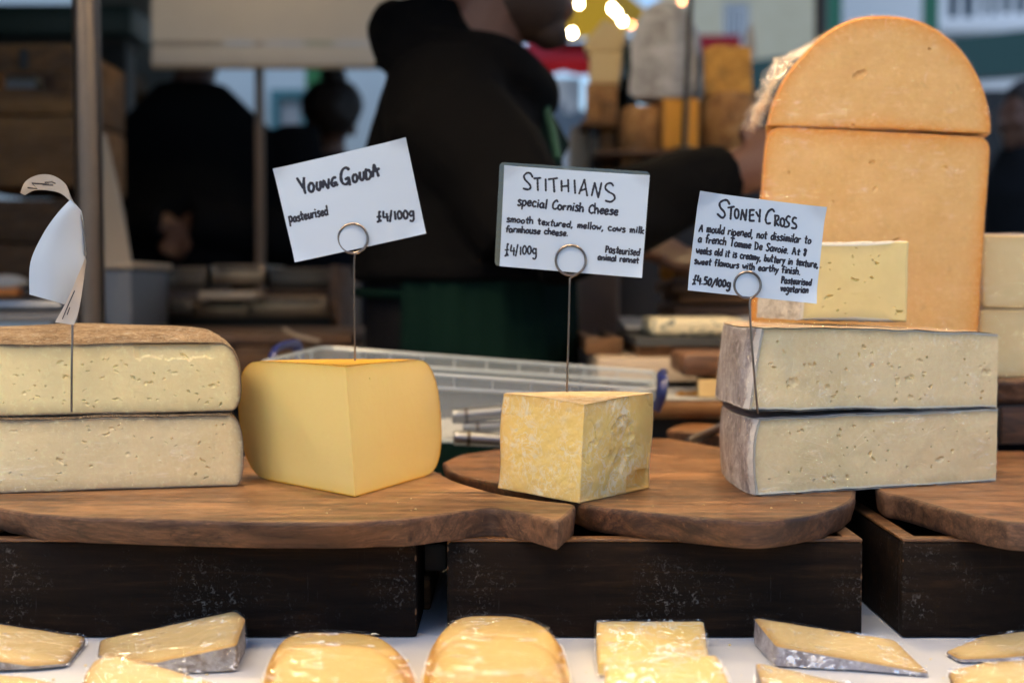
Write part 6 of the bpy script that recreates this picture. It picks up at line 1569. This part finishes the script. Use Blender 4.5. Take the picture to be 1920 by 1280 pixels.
for sg in (-1, 1): tr.tube([(base[0] - .005, VY + sg * .085, 1.06), (base[0], VY + sg * .088, .95), (base[0] + .02, VY + sg * .10, .52), (base[0] - .02, VY + sg * .10, .07)], [.09, .098, .085, .075], 16)
tr.loft([((base[0], VY, .93), (.150, 0, 0), (0, .172, 0)), ((base[0], VY, 1.04), (.150, 0, 0), (0, .176, 0)), ((base[0], VY, 1.12), (.148, 0, 0), (0, .174, 0))], 24)
part('trousers', remesh(tr, .012, 4), MT['trousers'], vend, angle=180)
apn = M(); rows = []
for k in range(30):
    u = k / 29; z = vz(488) * (1 - u) + .42 * u; hw = (203 + 9 * math.sin(u * 3)) * pm_
    row = []
    for j in range(70):
        ph = math.radians(-122 + 244 * j / 69); rip = 1 + .022 * math.sin(ph * 14 + u * 3) * (.25 + u) + .012 * math.sin(ph * 31 + 2)
        row.append((vx(876) + hw * rip * math.cos(ph), VY + .194 * rip * math.sin(ph), z + .004 * math.sin(ph * 9)))
    rows.append(row)
apn.grid(np.array(rows))
rows = []
for py, x, w in ((186, 1017, .05), (230, 1046, .11), (272, 1068, .14), (300, 1054, .16), (350, 1060, .18), (420, 1076, .19), (500, 1092, .20)):
    c = VP(x, py); rows.append([(c[0] - .09 * (1 - math.cos(a_)) * 1.2, VY + w * math.sin(a_), c[2]) for a_ in np.linspace(-1.1, 1.1, 20)])
apn.grid(np.array([smooth(list(np.array(r)), 1) for r in rows]))
part('apron', apn, MT['apron'], vend, angle=180)
part('apron_tie', M().tube([VP(x, y, Y) for x, y, Y in ((668, 548, VY - .02), (690, 550, VY - .10), (730, 551, VY - .14), (780, 552, VY - .172))], .007, 8), MT['apron'], vend)
part('apron_strap', M().tube([VP(1020, 190, VY - .05), VP(1035, 240, VY - .10), VP(1046, 300, VY - .14)], .006, 8), plain('green_strap', (.012, .065, .045), .8), vend)
hr = M(); b = M().ball((0, 0, 0), (.112, .088, .10), 4); hr.add(warp(b.V() + VP(935, -122), .004, 60, 4), b.f); part('hair', hr, MT['hair'], vend)
brd = M(); Rb = np.array(Matrix.Rotation(math.radians(90), 3, 'Z') @ Matrix.Rotation(math.radians(10), 3, 'X'))
for p_, r_ in (((0, -.028, -.066), (.059, .064, .054)), ((0, -.070, -.103), (.030, .026, .021))):
    b = M().ball((0, 0, 0), np.array(r_) * 1.12, 4); brd.add(warp(b.V() @ Rb.T + VP(955, -102) + Rb @ (np.array(p_) * 1.12), .002, 90, 5), b.f)
brd = remesh(brd, .004, 2); part('beard', brd, plain('beard', (.030, .015, .010), .7, var=.3, scale=200, bumps=.8), vend)

def simple_person(label, px, Y, height, sw, coat, hairm, yaw, hair_bun=False, hands_back=False, legs=MT['trousers'], skinm=MT['skin_pale']):
    cx = P(px, 0, Y)[0]; base = np.array([cx, Y, 0]); k = height / 1.75; body = M()
    ry = np.array(Matrix.Rotation(yaw, 3, 'Z')); T = lambda x, y, z: base + ry @ (np.array([x, y, z]) * k)
    head(body, T(0, 0, 1.63), k, yaw); body.tube([T(0, .01, 1.36), T(0, 0, 1.55)], [.06 * k, .055 * k], 12)
    body.loft([(T(0, 0, .92), ry @ (.15 * k, 0, 0), ry @ (0, .10 * k, 0)), (T(0, 0, 1.2), ry @ (.14 * k, 0, 0), ry @ (0, .10 * k, 0)), (T(0, 0, 1.42), ry @ (.12 * k, 0, 0), ry @ (0, .07 * k, 0))], 16)
    arms = []
    for q in (-1, 1):
        s_ = T(q * sw * .46, 0, 1.40); e_ = T(q * sw * .56, .05, 1.12); w_ = T(q * .025, .17, 1.17) if hands_back else T(q * sw * .50, -.08, .86)
        arms.append((s_, e_, w_)); body.tube([s_, e_], [.05 * k, .042 * k], 10); body.tube([e_, w_], [.042 * k, .03 * k], 10)
        hand(body, w_, (w_ - e_) if not hands_back else ry @ np.array([-q * .5, .1, -.8]), ry @ np.array([0, -1 if hands_back else -.2, .3]), k * (.72 if hands_back else 1), .6)
        body.tube([T(q * .09, 0, .92), T(q * .10, -.01, .5), T(q * .10, .02, .09)], [.085 * k, .06 * k, .042 * k], 10)
        body.loft([(T(q * .10, .07, .05), ry @ (.035 * k, 0, 0), (0, 0, .03 * k)), (T(q * .10, -.05, .045), ry @ (.042 * k, 0, 0), (0, 0, .03 * k)), (T(q * .10, -.19, .03), ry @ (.035 * k, 0, 0), (0, 0, .018 * k))], 10)
    o = person(label, base, remesh(body, .009, 3), skinm)
    ct = M(); s2 = sw / 2
    ct.loft([(T(0, 0, .74), ry @ (s2 * .86 * k, 0, 0), ry @ (0, .15 * k, 0)), (T(0, .0, 1.0), ry @ (s2 * .90 * k, 0, 0), ry @ (0, .155 * k, 0)), (T(0, 0, 1.22), ry @ (s2 * .94 * k, 0, 0), ry @ (0, .16 * k, 0)), (T(0, 0, 1.36), ry @ (s2 * .96 * k, 0, 0), ry @ (0, .14 * k, 0)), (T(0, .01, 1.45), ry @ (s2 * .62 * k, 0, 0), ry @ (0, .10 * k, 0)), (T(0, .015, 1.53), ry @ (.085 * k, 0, 0), ry @ (0, .085 * k, 0))], 28)
    for s_, e_, w_ in arms: ct.tube([s_ + np.array([0, 0, .01]), e_], [.080 * k, .068 * k], 12); ct.tube([e_, (e_ * .15 + w_ * .85) if not hands_back else w_], [.068 * k, .05 * k], 12)
    part('coat', remesh(ct, .014, 4), coat, o, angle=180)
    tr = M()
    for q in (-1, 1): tr.tube([T(q * .085, 0, .95), T(q * .10, -.005, .5), T(q * .10, .02, .07)], [.115 * k, .082 * k, .065 * k], 14)
    part('trousers', remesh(tr, .014, 3), legs, o, angle=180)
    hm = M(); b = M().ball((0, 0, 0), np.array((.083, .100, .094)) * k, 4); hm.add(warp(b.V() @ ry.T + T(0, .026, 1.668), .006, 40, 6), b.f)
    if hair_bun:
        b = M().ball((0, 0, 0), np.array((.042, .042, .032)) * k, 4); hm.add(warp(b.V() @ ry.T + T(.0, .05, 1.775), .007, 60, 7), b.f)
        b = M().ball((0, 0, 0), np.array((.100, .092, .088)) * k, 4); hm.add(warp(b.V() @ ry.T + T(0, .03, 1.685), .008, 50, 8), b.f)
    part('hair', hm, hairm, o, angle=180)
    return o
dk = cloth_mat('black_coat', (.006, .006, .007)); bl = cloth_mat('navy_coat', (.012, .014, .020))
simple_person('man in a black coat with his back turned, hands clasped behind him', 360, 4.0, 1.9, .54, dk, MT['hair'], PI, hands_back=True, skinm=MT['skin'])
simple_person('woman with dark hair in a bun, seen from behind', 618, 4.6, 1.74, .40, bl, plain('brown_hair', (.022, .011, .008), .6, var=.3, scale=120, bumps=.5), PI + .35, hair_bun=True)
simple_person('passer by in a dark coat at the right edge of the photo', 1922, 5.2, 1.84, .44, cloth_mat('dark_grey_coat', (.016, .018, .022)), MT['hair'], math.radians(-60))
bpy.context.view_layer.update()
